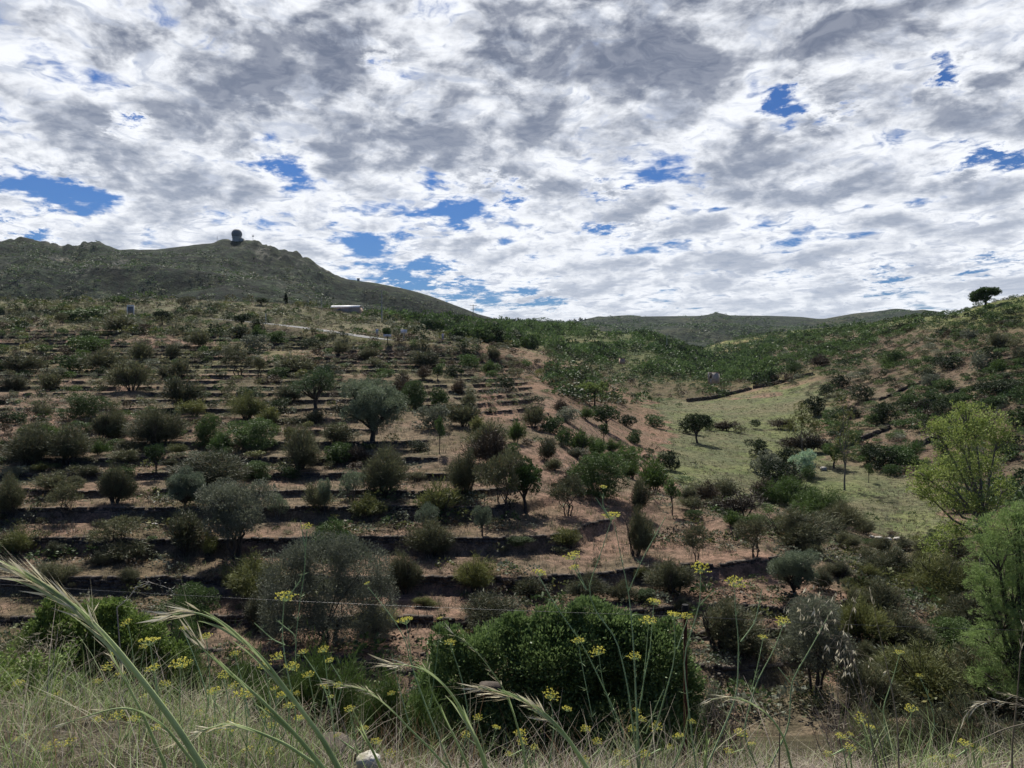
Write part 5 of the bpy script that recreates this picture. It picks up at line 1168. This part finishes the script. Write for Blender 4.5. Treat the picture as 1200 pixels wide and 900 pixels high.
bank('dry_grass_stems', 7500, lambda u, y, x, g: nz(x, y, .5, 93) > -.1, (.16, .5), .0034, ['fstraw', 'twig', 'redgrass'], [4, 3, 1.2], 1.1, 'thin dry upright stems on the verge', 94, 2.6, 6.0, seg=4)
bank('green_grass_bank', 24000, lambda u, y, x, g: (nz(x, y, .45, 95) > .2) | ((u < 420) & (nz(x, y, .3, 96) > -.12)), (.12, .42), .005, ['broomgreen', 'stalk', 'fstraw'], [5, 3.5, 2], 1.1, 'fresh green grass tufts on the verge', 97, 2.4, 6.0, seg=4)
bank('green_grass_slope', 9000, lambda u, y, x, g: (np.abs(u - 480) < 70) & (nz(x, y, .8, 98) > -.3), (.3, .9), .007, ['grassgreen', 'stalk', 'redgrass'], [6, 2, 3], .6, 'long green grass on the slope left of the big bush', 99, 6.0, 10.5, seg=4)
bank('red_grass_slope', 3000, lambda u, y, x, g: (np.abs(u - 480) < 80), (.3, .6), .005, ['redgrass', 'straw'], [6, 2], .6, 'reddish dry stems below the green grass', 100, 4.4, 6.0, seg=4)
# tangled herbs on the left of the verge
def herb(name, u, vtop, D, wpx, mat, n, L, Wl, seed, label, cat='plant', grp='leafy herbs on the left of the verge', spread=.5):
    g = np.random.default_rng(seed); x, y = (u - 600) / F * D, D; zg = float(Zf(np.array([x]), np.array([y]))[0]); H_ = (VH - vtop) / F * D - zg; W_ = wpx / F * D / H_
    mb = MB(); k = 26; a = g.uniform(0, 6.28, k); q = np.sqrt(g.random(k)) * .5 * W_; tip = np.stack([np.cos(a) * q, np.sin(a) * q, g.uniform(.55, 1.0, k)], 1)
    for t_ in tip:
        b0 = t_ * np.array([.15, .15, 0]); m_ = (b0 + t_) / 2 + g.normal(size=3) * .06; mb.tube([b0 - [0, 0, .04], m_, t_], [.006, .005, .002], 4, 1, cap=False)
    per = n // k; t = g.uniform(.15, 1, (k, per)); P_ = tip[:, None] * t[..., None]; P_ += g.normal(size=P_.shape) * .05; D_ = g.normal(size=(k * per, 3)) + np.array([0, 0, .5])
    V, Q = leaves(P_.reshape(-1, 3), D_, L / H_, Wl / H_, g, .1); mb.add(V, Q, 0); o = mb.build(name, [LM[mat] if mat in LM else M[mat], M['twig']]); o.location = (x, y, zg); o.scale = (H_,) * 3; tag(o, label, cat, grp); return o
herb('leafy_herb', 30, 770, 4.6, 150, 'ltgreen', 11000, .030, .012, 51, 'bushy green herb at the lower left edge of the verge')
herb('leafy_herb', 110, 800, 4.4, 120, 'ltgreen', 8000, .026, .010, 52, 'greyish leafy herb right of the bushy green one')
herb('leafy_herb', 60, 830, 3.9, 110, 'ltgreen', 6000, .022, .009, 53, 'low tangled grey green herb in front of the bushy green one')
herb('dead_herb', 25, 750, 5.0, 120, 'fstraw', 3600, .06, .003, 54, 'tangle of dead pinkish stems behind the bushy green herb')
herb('dead_herb', 250, 815, 4.3, 110, 'fstraw', 3200, .06, .003, 55, 'tangle of dead twigs under the yellow flowers')
herb('dead_herb', 340, 835, 4.0, 100, 'straw', 2200, .045, .003, 56, 'straw coloured dead tangle left of the boulder')
herb('leafy_herb', 150, 845, 3.5, 70, 'grassgreen', 2200, .06, .005, 57, 'bright green grassy clump between the yellow flower heads')
herb('dead_herb', 985, 800, 4.6, 80, 'straw', 900, .06, .003, 58, 'dry tussock of thin stems on the right of the verge')
herb('leafy_herb', 1030, 850, 4.0, 60, 'grassgreen', 900, .06, .005, 59, 'small green tussock on the dry verge at the right')
herb('dead_herb', 850, 800, 4.6, 60, 'dead', 900, .03, .008, 60, 'withered brown stems beside the rusty post')

# ---- fennel: stems and branches as thin tubes, each flower head a flat umbel of yellow dots
def umbel(mb, c, r, g, tilt=None, open_=1.0, rays=15):
    """stalk top at c, radius r metres"""
    n_ = np.array([g.normal() * .15, g.normal() * .15 - .1, 1.0]) if tilt is None else np.array(tilt); n_ = n_ / np.linalg.norm(n_)
    A = np.cross(n_, [1, .2, 0]); A /= np.linalg.norm(A); B_ = np.cross(n_, A); C, D_ = [], []
    for i in range(rays):
        a = 2.4 * i; q = r * math.sqrt((i + .5) / rays) * g.uniform(.85, 1.1); e = c + (A * math.cos(a) + B_ * math.sin(a)) * q + n_ * (r * .62 * open_ - q * q / r * .12 + g.normal() * r * .03)
        mb.tube([c, c * .5 + e * .5 + (e - c) * 0, e], [r * .028, r * .02, r * .018], 4, 0, cap=False)
        for k in range(11):
            s_ = g.normal(size=3) * r * .085; s_[2] *= .5; C.append(e + s_); D_.append(n_ + g.normal(size=3) * .9)
    V, Q = leaves(np.array(C), np.array(D_), r * .14, r * .12, g); return V, Q
def fennel(label, D, base_u, stems_, umbels, seed, rad=.0030, leafy=True):
    """stems_: polylines in picture points; umbels: (u, v, radius px)"""
    g = np.random.default_rng(seed); xb = (base_u - 600) / F * D; zg = float(Zf(np.array([xb]), np.array([D]))[0]); org = np.array([xb, D, zg])
    o = thing('fennel_plant', label, 'fennel', tuple(org), group='yellow fennel plants on the verge'); st = MB()
    def p3(u, v, dd=0): return np.array([(u - 600) / F * (D + dd), D + dd, (VH - v) / F * (D + dd)]) - org
    vb = VH - F * zg / D; _ends = [q[-1][0] for q in stems_ if q[-1][1] > 880]; bx_ = sum(_ends) / max(1, len(_ends))
    for pl in stems_:
        pts = [p3(*q, dd=g.uniform(-.02, .02)) for q in pl]
        if pl[-1][1] > 880: pts = pts[:-1] + [p3(bx_, max(vb, 915))]
        P_ = np.array(pts); n = max(6, len(P_) * 3); s_ = np.r_[0, np.cumsum(np.linalg.norm(np.diff(P_, axis=0), axis=1))]; t = np.linspace(0, s_[-1], n); Pq = np.stack([np.interp(t, s_, P_[:, k]) for k in range(3)], 1)
        Pq[1:-1] = Pq[1:-1] * .6 + .2 * (Pq[2:] + Pq[:-2]); r0 = rad * .55; r1 = rad * (1.5 if pl[-1][1] > 860 else .85)
        st.tube(Pq, np.linspace(r0, r1, n), 6, 0, cap=False)
        C = [];
        if leafy and len(pl) > 2:
            for q in Pq[2::3]: C += [q] * 5
            C = np.array(C); V, Q = leaves(C, g.normal(size=C.shape) + np.array([0, 0, .8]), .035, .0016, g); st.add(V, Q, 0)
    st.build('stem', M['stemgreen'], o)
    for (u, v, r) in umbels:
        m_ = MB(); rr = r * 1.0 / F * D; V, Q = umbel(m_, p3(u, v + r * .55), rr, g); m_.add(V, Q, 1); m_.build('flower_head', [M['stemgreen'], M['umbel']], o)
FE = [
 ('tall forked fennel with highest flower head, in front of the big bush', 3.5, 735, [[(717, 608), (700, 661), (687, 691), (700, 722), (722, 745), (735, 800), (752, 905)], [(672, 655), (687, 691)], [(674, 668), (680, 680), (687, 691)], [(720, 612), (728, 656), (737, 692), (742, 750), (750, 905)], [(780, 606), (753, 654), (737, 692)], [(707, 578), (706, 592), (714, 606)], [(698, 583), (717, 612)]], [(717, 603, 11), (707, 570, 5), (672, 650, 11), (674, 664, 7)]),
 ('slanting fennel whose long stem crosses the big bush from upper left', 3.6, 795, [[(632, 676), (652, 712), (680, 750), (700, 790), (728, 850), (748, 905)], [(678, 756), (684, 790), (694, 840)], [(702, 768), (706, 800), (722, 846)]], [(632, 670, 9), (678, 750, 8), (702, 762, 10), (686, 853, 7), (664, 830, 7)]),
 ('fennel with several flower heads left of the rusty post', 3.6, 790, [[(744, 772), (744, 800), (746, 850), (748, 905)], [(766, 710), (762, 760), (754, 800), (746, 850)], [(760, 730), (757, 770), (752, 820)], [(790, 726), (792, 770), (775, 830), (748, 900)], [(806, 724), (794, 760)], [(778, 808), (768, 830), (757, 860)]], [(744, 768, 9), (766, 704, 9), (760, 726, 11), (791, 720, 11), (806, 721, 7), (752, 842, 6), (740, 853, 6), (746, 832, 5)]),
 ('fennel with flat heads just right of the rusty post', 3.5, 843, [[(821, 670), (821, 706), (812, 735), (800, 770), (792, 905)], [(836, 692), (821, 708)], [(861, 686), (861, 715), (866, 748), (864, 816), (844, 905)], [(893, 690), (885, 730), (868, 752)]], [(821, 664, 12), (861, 681, 13)]),
 ('slender fennel with two flower heads right of the flat headed one', 3.7, 926, [[(918, 732), (908, 760), (886, 800), (870, 860), (862, 905)], [(894, 750), (888, 780), (880, 812)], [(974, 716), (950, 760), (926, 800), (926, 850), (926, 905)], [(912, 782), (926, 800)]], [(918, 727, 10), (894, 746, 6)]),
 ('short fennel with single heads among dry stems near the right edge', 3.9, 1052, [[(1054, 768), (1045, 800), (1034, 830), (1040, 870), (1046, 905)], [(1068, 832), (1066, 870), (1062, 905)], [(1078, 794), (1090, 820), (1097, 850), (1100, 905)], [(1018, 815), (1034, 835)]], [(1054, 764, 6), (1068, 829, 8), (1077, 791, 4), (1095, 888, 7), (1104, 896, 6)]),
 ('two stemmed fennel whose heads rise in front of the broad grey olive', 3.4, 345, [[(333, 704), (330, 740), (334, 775), (346, 830), (352, 905)], [(336, 700), (345, 690), (352, 680)], [(347, 745), (352, 700), (357, 670), (358, 640), (360, 622)], [(352, 610), (357, 640)], [(346, 780), (347, 745), (334, 735), (326, 728)], [(298, 730), (320, 750), (334, 756)]], [(334, 698, 13), (360, 616, 7), (326, 768, 9), (342, 780, 10)]),
 ('fennel with small heads at the left part of the broom bushes', 3.6, 372, [[(356, 768), (372, 790), (386, 820), (392, 860), (394, 905)], [(380, 768), (384, 800), (390, 840)], [(388, 778), (402, 800), (394, 830)], [(396, 800), (390, 830)]], [(356, 763, 6), (380, 760, 7), (387, 773, 6), (397, 802, 6), (388, 816, 4)]),
 ('dense fennel with bright yellow heads at the left of the verge', 3.3, 205, [[(176, 756), (182, 800), (190, 850), (194, 905)], [(212, 782), (210, 830), (204, 905)], [(182, 788), (186, 820)], [(216, 742), (230, 775), (245, 820), (250, 905)], [(242, 750), (246, 790), (244, 830)], [(252, 812), (252, 850), (248, 905)]], [(176, 750, 13), (212, 776, 13), (180, 782, 9), (216, 736, 6), (242, 745, 8), (252, 808, 8), (193, 800, 7)]),
 ('low fennel with many yellow heads in the lower left corner', 3.0, 110, [[(60, 880), (66, 905)], [(82, 876), (90, 905)], [(26, 870), (60, 890), (100, 900), (120, 905)], [(116, 892), (120, 905)], [(138, 845), (142, 875), (130, 905)], [(160, 850), (142, 870), (120, 905)]], [(60, 873, 10), (82, 869, 10), (26, 864, 8), (116, 888, 10), (138, 838, 9), (156, 842, 7), (184, 852, 7), (114, 842, 6)]),
 ('fennel with yellow heads between the two tallest grass stalks', 3.2, 285, [[(286, 818), (290, 850), (296, 905)], [(236, 890), (240, 905)], [(312, 838), (308, 860), (300, 905)], [(268, 855), (272, 880), (276, 905)], [(276, 770), (284, 800), (292, 840)], [(340, 826), (336, 860), (328, 905)]], [(286, 812, 12), (236, 884, 9), (312, 835, 8), (268, 850, 11), (276, 765, 6), (340, 826, 8), (318, 880, 8), (290, 878, 8), (252, 855, 9)]),
 ('thin fennel with two small heads between the grass and big bush', 3.5, 480, [[(431, 688), (445, 705), (463, 728), (475, 750), (482, 780), (500, 830)], [(476, 730), (479, 745), (482, 780), (500, 830), (512, 905)], [(516, 728), (512, 770), (504, 830)], [(526, 752), (540, 790), (550, 840), (560, 905)], [(459, 766), (466, 800), (480, 850)]], [(431, 683, 4), (476, 726, 11), (527, 752, 7), (516, 724, 4), (459, 812, 5)]),
 ('fennel with one bright head low in front of the big bush', 3.3, 650, [[(645, 820), (650, 850), (655, 905)], [(624, 880), (640, 905)], [(614, 875), (618, 905)]], [(645, 813, 11), (612, 868, 7), (628, 828, 5)]),
 ('fennel with small greenish heads in front of the rusty post foot', 3.4, 800, [[(800, 868), (796, 905)], [(730, 888), (732, 905)], [(808, 830), (802, 870), (798, 905)]], [(796, 862, 7), (732, 893, 7), (811, 845, 5)]),
]
for i, (lab, D, bu, st, um) in enumerate(FE): fennel(lab, D, bu, st, um, 600 + i)

# more small fennel heads scattered through the left of the verge, each plant on its own
gg = np.random.default_rng(640); k_ = 0
SPOT = [(150, 728), (70, 812), (40, 840), (92, 850), (170, 815), (230, 835), (300, 862), (334, 812), (362, 790), (410, 830), (440, 868), (205, 868), (22, 800), (128, 780), (262, 790), (310, 780), (610, 858), (700, 868), (770, 850), (868, 858), (985, 862), (1010, 840), (1130, 870), (560, 840)]
WHERE = ['in the left verge herbs', 'low in the left verge herbs', 'by the left edge', 'just above the left bottom corner', 'right of the thickest stalk foot', 'under the second thick stalk', 'before the boulder', 'over the boulder', 'above the boulder', 'right of the boulder', 'right of the white stone', 'between the lower yellow heads', 'at the far left edge', 'left of the thickest stalk', 'before the left broom', 'between the two brooms', 'before the big bush, left', 'before the big bush, middle', 'before the big bush, right', 'right of the rusty post foot', 'by the dry tussock', 'above the dry tussock', 'on the right verge', 'under the spread spikelets']
for (u, v), wh in zip(SPOT, WHERE):
    D = gg.uniform(3.3, 4.2); u2, v2 = u + gg.uniform(10, 26), v + gg.uniform(8, 30)
    fennel('small fennel with few yellow heads %s' % wh, D, u, [[(u, v + 4), (u + 6, v + 30), (u + 12, 905)], [(u2, v2 + 4), (u + 14, v2 + 30), (u + 10, min(880, v2 + 60))], [(u - 14, v2 + 12), (u + 4, min(878, v2 + 50))]], [(u, v, gg.uniform(6, 9)), (u2, v2, gg.uniform(4.5, 8)), (u - 14, v2 + 8, gg.uniform(4, 7))], 641 + k_); k_ += 1
# ---- tall grasses: culm, leaf blades and a nodding ear with awns
def smooth_path(P_, n):
    P_ = np.array(P_, float); s_ = np.r_[0, np.cumsum(np.linalg.norm(np.diff(P_, axis=0), axis=1))]; t = np.linspace(0, s_[-1], n); q = np.stack([np.interp(t, s_, P_[:, k]) for k in range(P_.shape[1])], 1)
    for _ in range(6): q[1:-1] = q[1:-1] * .5 + .25 * (q[2:] + q[:-2])
    return q
def stalk(label, D, pl, wpx, ear, seed, awn=26, wk=1.0, blades=2, droop=.2, pale=False):
    """pl from the tip to the foot in picture points; wpx culm width at the foot; ear = share of the length covered by spikelets"""
    g = np.random.default_rng(seed); q = smooth_path(pl, 40); P_ = np.stack([(q[:, 0] - 600) / F * D, np.full(40, D) + np.linspace(-.05, .05, 40), (VH - q[:, 1]) / F * D], 1)
    foot = P_[-1]; zg = float(Zf(np.array([foot[0]]), np.array([D]))[0]); dirn = (P_[-1] - P_[-5]); dirn /= np.linalg.norm(dirn)
    if foot[2] - zg > .05:
        e = foot + dirn * (foot[2] - zg) * .6; e = np.array([foot[0] + dirn[0] * min(.3, foot[2] - zg), foot[1] + .02, zg - .02]); tail = np.stack([foot * (1 - t) + e * t + np.array([0, 0, 0]) for t in np.linspace(.1, 1, 8)]); P_ = np.concatenate([P_, tail])
    org = P_[-1].copy(); P_ = P_ - org; n = len(P_); wm = wpx * .68 / F * D; awn = int(awn * 1.5); o = thing('grass_stalk', label, 'grass stalk', tuple(org), group='tall grass stalks on the verge')
    mb = MB(); mb.tube(P_, np.interp(np.arange(n), [0, 12, 24, 39, n], [.10, .22, .36, .5, .5]) * wm, 6, 0, cap=False); mb.build('culm', M['straw' if pale else 'stalk'], o)
    T = np.gradient(P_, axis=0); T = unit(T); side = unit(np.cross(T, [0, 1, 0]))
    # sheathing leaf blades laid along the culm, parting from it towards the tip
    mb = MB()
    for b_ in range(blades):
        i0 = int(g.integers(12, 30)); i1 = max(3, i0 - int(g.integers(9, 16))); idx = np.arange(i0, i1, -1); tt = np.linspace(0, 1, len(idx)); sg = (-1) ** b_
        c = P_[idx] + side[idx] * (sg * wm * (.12 + .75 * tt ** 2.2))[:, None] + np.array([0, -1, 0]) * wm * .6; ww = wm * .30 * np.sin(np.pi * (.12 + .84 * (1 - tt) ** .8)) * np.interp(tt, [0, .5, 1], [1, .8, .25]) ; nrm = side[idx] * ww[:, None]
        V = np.empty((len(idx) * 2, 3)); V[0::2] = c - nrm; V[1::2] = c + nrm; k = np.arange(len(idx) - 1) * 2; mb.add(V, np.stack([k, k + 1, k + 3, k + 2], 1))
    if blades: mb.build('leaf_blade', M['stalk'], o)
    if ear > 0:
        ne = int(40 * ear); C, D_, L_, W_ = [], [], [], []
        for k in range(awn):
            i = int(g.uniform(0, ne)); c = P_[i] + g.normal(size=3) * wm * .25; d_ = -T[i] + side[i] * g.normal() * .22 + np.array([0, g.normal() * .15, -droop * g.random()]); C.append(c); D_.append(d_); L_.append(wm * g.uniform(2.5, 6) * wk); W_.append(wm * .30)
        V, Q = leaves(np.array(C), np.array(D_), np.array(L_), np.array(W_), g); m2 = MB(); m2.add(V, Q)
        V, Q = leaves(np.array(C), np.array(D_) + g.normal(size=(len(C), 3)) * .12, np.array(L_) * 1.6, np.array(W_) * .12, g); m2.add(V, Q); m2.build('ear', M['ear'], o)
    return o
ST = [
 ('thickest pale grass stalk leaning in from the left edge', .95, [(-30, 628), (0, 641), (50, 668), (95, 704), (130, 752), (165, 812), (195, 868), (222, 930)], 13, .5, 60, 5),
 ('second thick stalk, bent tip pointing left above the yellow flowers', 1.0, [(222, 706), (236, 702), (248, 704), (280, 728), (312, 768), (345, 830), (372, 880), (392, 935)], 11, .14, 12, 4),
 ('thick green stalk running beside and left of the bent tipped one', 1.05, [(246, 732), (254, 752), (276, 776), (308, 818), (344, 872), (378, 935)], 10, .12, 8, 3),
 ('green stalk with forked pale tip in front of the big bush left side', 1.1, [(468, 762), (490, 768), (512, 782), (532, 812), (548, 850), (562, 890), (572, 935)], 9, .12, 8, 3),
 ('thin stalk rising beside the fork tipped stalk, slightly left of it', 1.3, [(505, 762), (506, 800), (516, 824), (530, 862), (545, 905), (552, 935)], 5, .1, 4, 1),
 ('stalk with many spread spikelets low in front of the big bush', 1.1, [(562, 788), (576, 794), (604, 806), (632, 826), (658, 858), (678, 892), (700, 935)], 9, .55, 34, 4),
 ('thin pale oat stalk rising left to a bent tip before the big bush', 1.5, [(535, 734), (552, 745), (572, 774), (590, 804), (602, 838), (612, 880), (618, 925)], 4.5, .5, 14, 1),
 ('pale loose grass ear leaning left between broom bush and green grass', 1.5, [(392, 786), (408, 794), (432, 800), (456, 824), (476, 852), (500, 882), (530, 925)], 5, .38, 22, 1),
 ('drooping pale ear in the lower left, in front of yellow flowers', 1.2, [(228, 850), (250, 842), (276, 840), (300, 856), (330, 880), (360, 915)], 7, .42, 26, 2),
 ('short two pronged pale stalk beside the thickest stalk', 1.1, [(92, 832), (118, 826), (148, 822), (168, 832), (188, 856), (210, 915)], 6, .3, 8, 1),
 ('upright feathery straw tip right of the thickest stalk', 1.2, [(126, 690), (128, 720), (134, 750), (146, 790), (160, 840), (176, 915)], 6, .45, 14, 1),
 ('pale loose ear leaning left over the dry verge, right of the post', 1.6, [(826, 808), (846, 806), (866, 814), (888, 826), (908, 846), (924, 872), (938, 915)], 5, .5, 26, 1),
 ('straw coloured ear reaching in from the right edge', 1.4, [(1112, 826), (1122, 814), (1146, 812), (1172, 818), (1200, 826), (1230, 850), (1245, 930)], 5, .55, 30, 0),
 ('upper of the two straw ears at the right edge', 1.5, [(1144, 796), (1160, 802), (1178, 808), (1200, 816), (1235, 840), (1250, 930)], 4, .5, 20, 0),
 ('thin ochre stem arching up in front of the right gully', 2.6, [(1012, 688), (1022, 725), (1034, 765), (1046, 808), (1056, 850), (1062, 905)], 3, .1, 4, 0),
 ('green grass tip in front of the post foot', 1.4, [(820, 838), (824, 856), (828, 876), (834, 915)], 6, .0, 0, 2),
 ('thin slanting green blade left of the small boulder', 1.3, [(420, 815), (428, 850), (436, 885), (446, 930)], 6, .0, 0, 2),
 ('straw stem lying low from the right edge across the dry verge', 2.8, [(1104, 876), (1140, 864), (1175, 853), (1215, 848), (1240, 900)], 3, .0, 0, 0),
 ('thin dry stem leaning right, in the gap right of the forked fennel', 2.2, [(907, 804), (910, 830), (914, 860), (920, 912)], 3, .25, 6, 0),
 ('tall dry stem near the right pine', 3.0, [(1189, 728), (1191, 770), (1194, 820), (1196, 880)], 3.2, .3, 8, 0),
]
for i, s_ in enumerate(ST):
    lab, D, pl, wpx, ear, awn, bl = s_; stalk(lab, D, pl, wpx, ear, 700 + i, awn, blades=bl, pale=(bl == 0))
# wild oat with dangling spikelets
def oat(label, D, pl, drops, seed):
    g = np.random.default_rng(seed); q = smooth_path(pl, 40); P_ = np.stack([(q[:, 0] - 600) / F * D, np.full(40, D), (VH - q[:, 1]) / F * D], 1); org = P_[-1].copy(); org[2] = float(Zf(org[:1], org[1:2])[0]); P_[-1] = org; P_ -= org
    o = thing('wild_oat', label, 'wild oat', tuple(org), group='wild oats on the right of the verge'); mb = MB(); mb.tube(P_, np.linspace(.0006, .0018, 40), 5, 0, cap=False); C = []
    for k in range(drops):
        i = int(g.uniform(0, 17)); s_ = P_[i]; e = s_ + np.array([g.normal() * .03, g.normal() * .03, -.02 - .02 * g.random()]); mid = (s_ + e) / 2 + np.array([0, 0, .012]); mb.tube([s_, mid, e], [.0004] * 3, 4, 0, cap=False); C.append(e)
    mb.build('stem', M['straw'], o); 
    for c_ in C:
        m2 = MB(); V, Q = leaves(np.repeat(c_[None], 3, 0), g.normal(size=(3, 3)) * .3 + np.array([0, 0, -1]), .017, .0035, g); m2.add(V, Q); m2.build('spikelet', M['ear'], o)
oat('wild oat with dangling pale spikelets left of the ochre stem', 2.2, [(956, 678), (966, 698), (985, 735), (1005, 790), (1026, 850), (1040, 905)], 34, 801)
oat('smaller wild oat crossing the first one lower down', 2.4, [(934, 700), (950, 715), (975, 745), (1000, 800), (1018, 850), (1030, 905)], 26, 802)
oat('wild oat arching over the curved terrace end', 2.6, [(1010, 690), (1002, 700), (992, 740), (1008, 800), (1020, 860), (1026, 905)], 12, 803)

# ---- fence: one thin wire on a rusty post
o = thing('wire_fence', 'single thin wire fence on a rusty iron post above the gully', 'fence', tuple(at(803, 890, 7.0)))
org = np.array(o.location); mb = MB(); p0 = at(803, 715, 7.0) - org; mb.tube([at(804, 905, 7.0) - org, at(803.5, 800, 7.0) - org, p0], [.019, .018, .017], 6); mb.build('post', M['rust'], o)
mb = MB(); mb.tube([p0 + [0, 0, -.005], p0 + [0, 0, .05]], [.034, .030], 8); mb.build('post_cap', M['dark'], o)
mb = MB(); W0 = at(-250, 667, 7.4) - org; W1 = at(1400, 742, 7.2) - org; pm = at(803, 722, 7.0) - org
def sag(a, b_, s_): return [a * (1 - t) + b_ * t + np.array([0, 0, -s_ * 4 * t * (1 - t)]) for t in np.linspace(0, 1, 16)]
mb.tube(sag(W0, pm, .05) + sag(pm, W1, .03)[1:], .0013, 5); mb.build('wire', M['wire'], o)
for (u, v0, v1, D) in ((-250, 640, 880, 7.4), (1400, 715, 900, 7.2)):
    mb = MB(); mb.tube([at(u, v1, D) - org, at(u, v0, D) - org], [.02, .018], 6); mb.build('post', M['rust'], o)
# ---- stones on the verge
rock('boulder', 388, 896, 4.3, 66, 50, 'grey brown boulder half sunk in the verge under the grass stalks', 'stone', 31, 'rock', .35)
M['white_stone'] = stone_mat('whitish stone with lichen', (.48, .46, .42), (.62, .6, .56), (.55, .48, .12), .5)
rock('stone', 432, 900, 3.2, 26, 20, 'small whitish stone with yellow lichen at the bottom edge', 'white_stone', 33, 'rock', .1)
rock('stone', 574, 815, 6.5, 26, 18, 'dark rounded stone behind the pale oat stalk', 'stone', 34, 'rock', .1)
# ---- a dead white lichened branch
mb = MB(); P_ = [at(u, v, 9.0) for u, v in ((137, 712), (150, 702), (160, 688), (175, 682), (188, 686), (200, 690))]; org = P_[0].copy(); g = np.random.default_rng(5)
o = thing('dead_branch', 'dead pale lichened branch above the light green leafy bush', 'branch', tuple(org)); gz = ground_z(org[0], 9.0)
mb.tube([np.array([0.1, .1, gz - org[2]]), np.array([.05, .05, (gz - org[2]) * .5]), np.zeros(3)] + [p - org for p in P_[1:]], [.012, .009, .007, .006, .005, .004, .003, .002], 5, 0)
for p in P_[1:]:
    for k in range(3): e = p + g.normal(size=3) * .06; mb.tube([p - org, (p + e) / 2 - org + g.normal(size=3) * .01, e - org], [.003, .002, .001], 4, 0, cap=False)
mb.build('wood', M['pale_stone'], o); C = np.repeat(np.array([p - org for p in P_[1:]]), 9, 0) + g.normal(size=(45, 3)) * .045; V, Q = leaves(C, g.normal(size=C.shape), .03, .02, g); m2 = MB(); m2.add(V, Q); m2.build('lichen', LM['greyo'], o)

# ------------------------------------------------------------------ the air
hz = MB(); x0, x1, y0, y1, z0, z1 = -3200, 3200, -60, 4360, float(ZZ.min()) - 1.0, max(float(ZZ.max()), 290) + 12.0
hz.box(((x0 + x1) / 2, (y0 + y1) / 2, (z0 + z1) / 2), (x1 - x0 + 6000, y1 - y0, z1 - z0)); hm = bpy.data.materials.new('haze'); hm.use_nodes = True; hn = hm.node_tree; hn.nodes.clear()
pv = hn.nodes.new('ShaderNodeVolumePrincipled'); pv.inputs['Color'].default_value = (.70, .86, 1, 1); pv.inputs['Density'].default_value = .000022; pv.inputs['Anisotropy'].default_value = .0
ho = hn.nodes.new('ShaderNodeOutputMaterial'); hn.links.new(pv.outputs[0], ho.inputs['Volume']); hb = hz.build('haze', hm); tag(hb, 'thin blue air over the whole valley', kind='stuff')
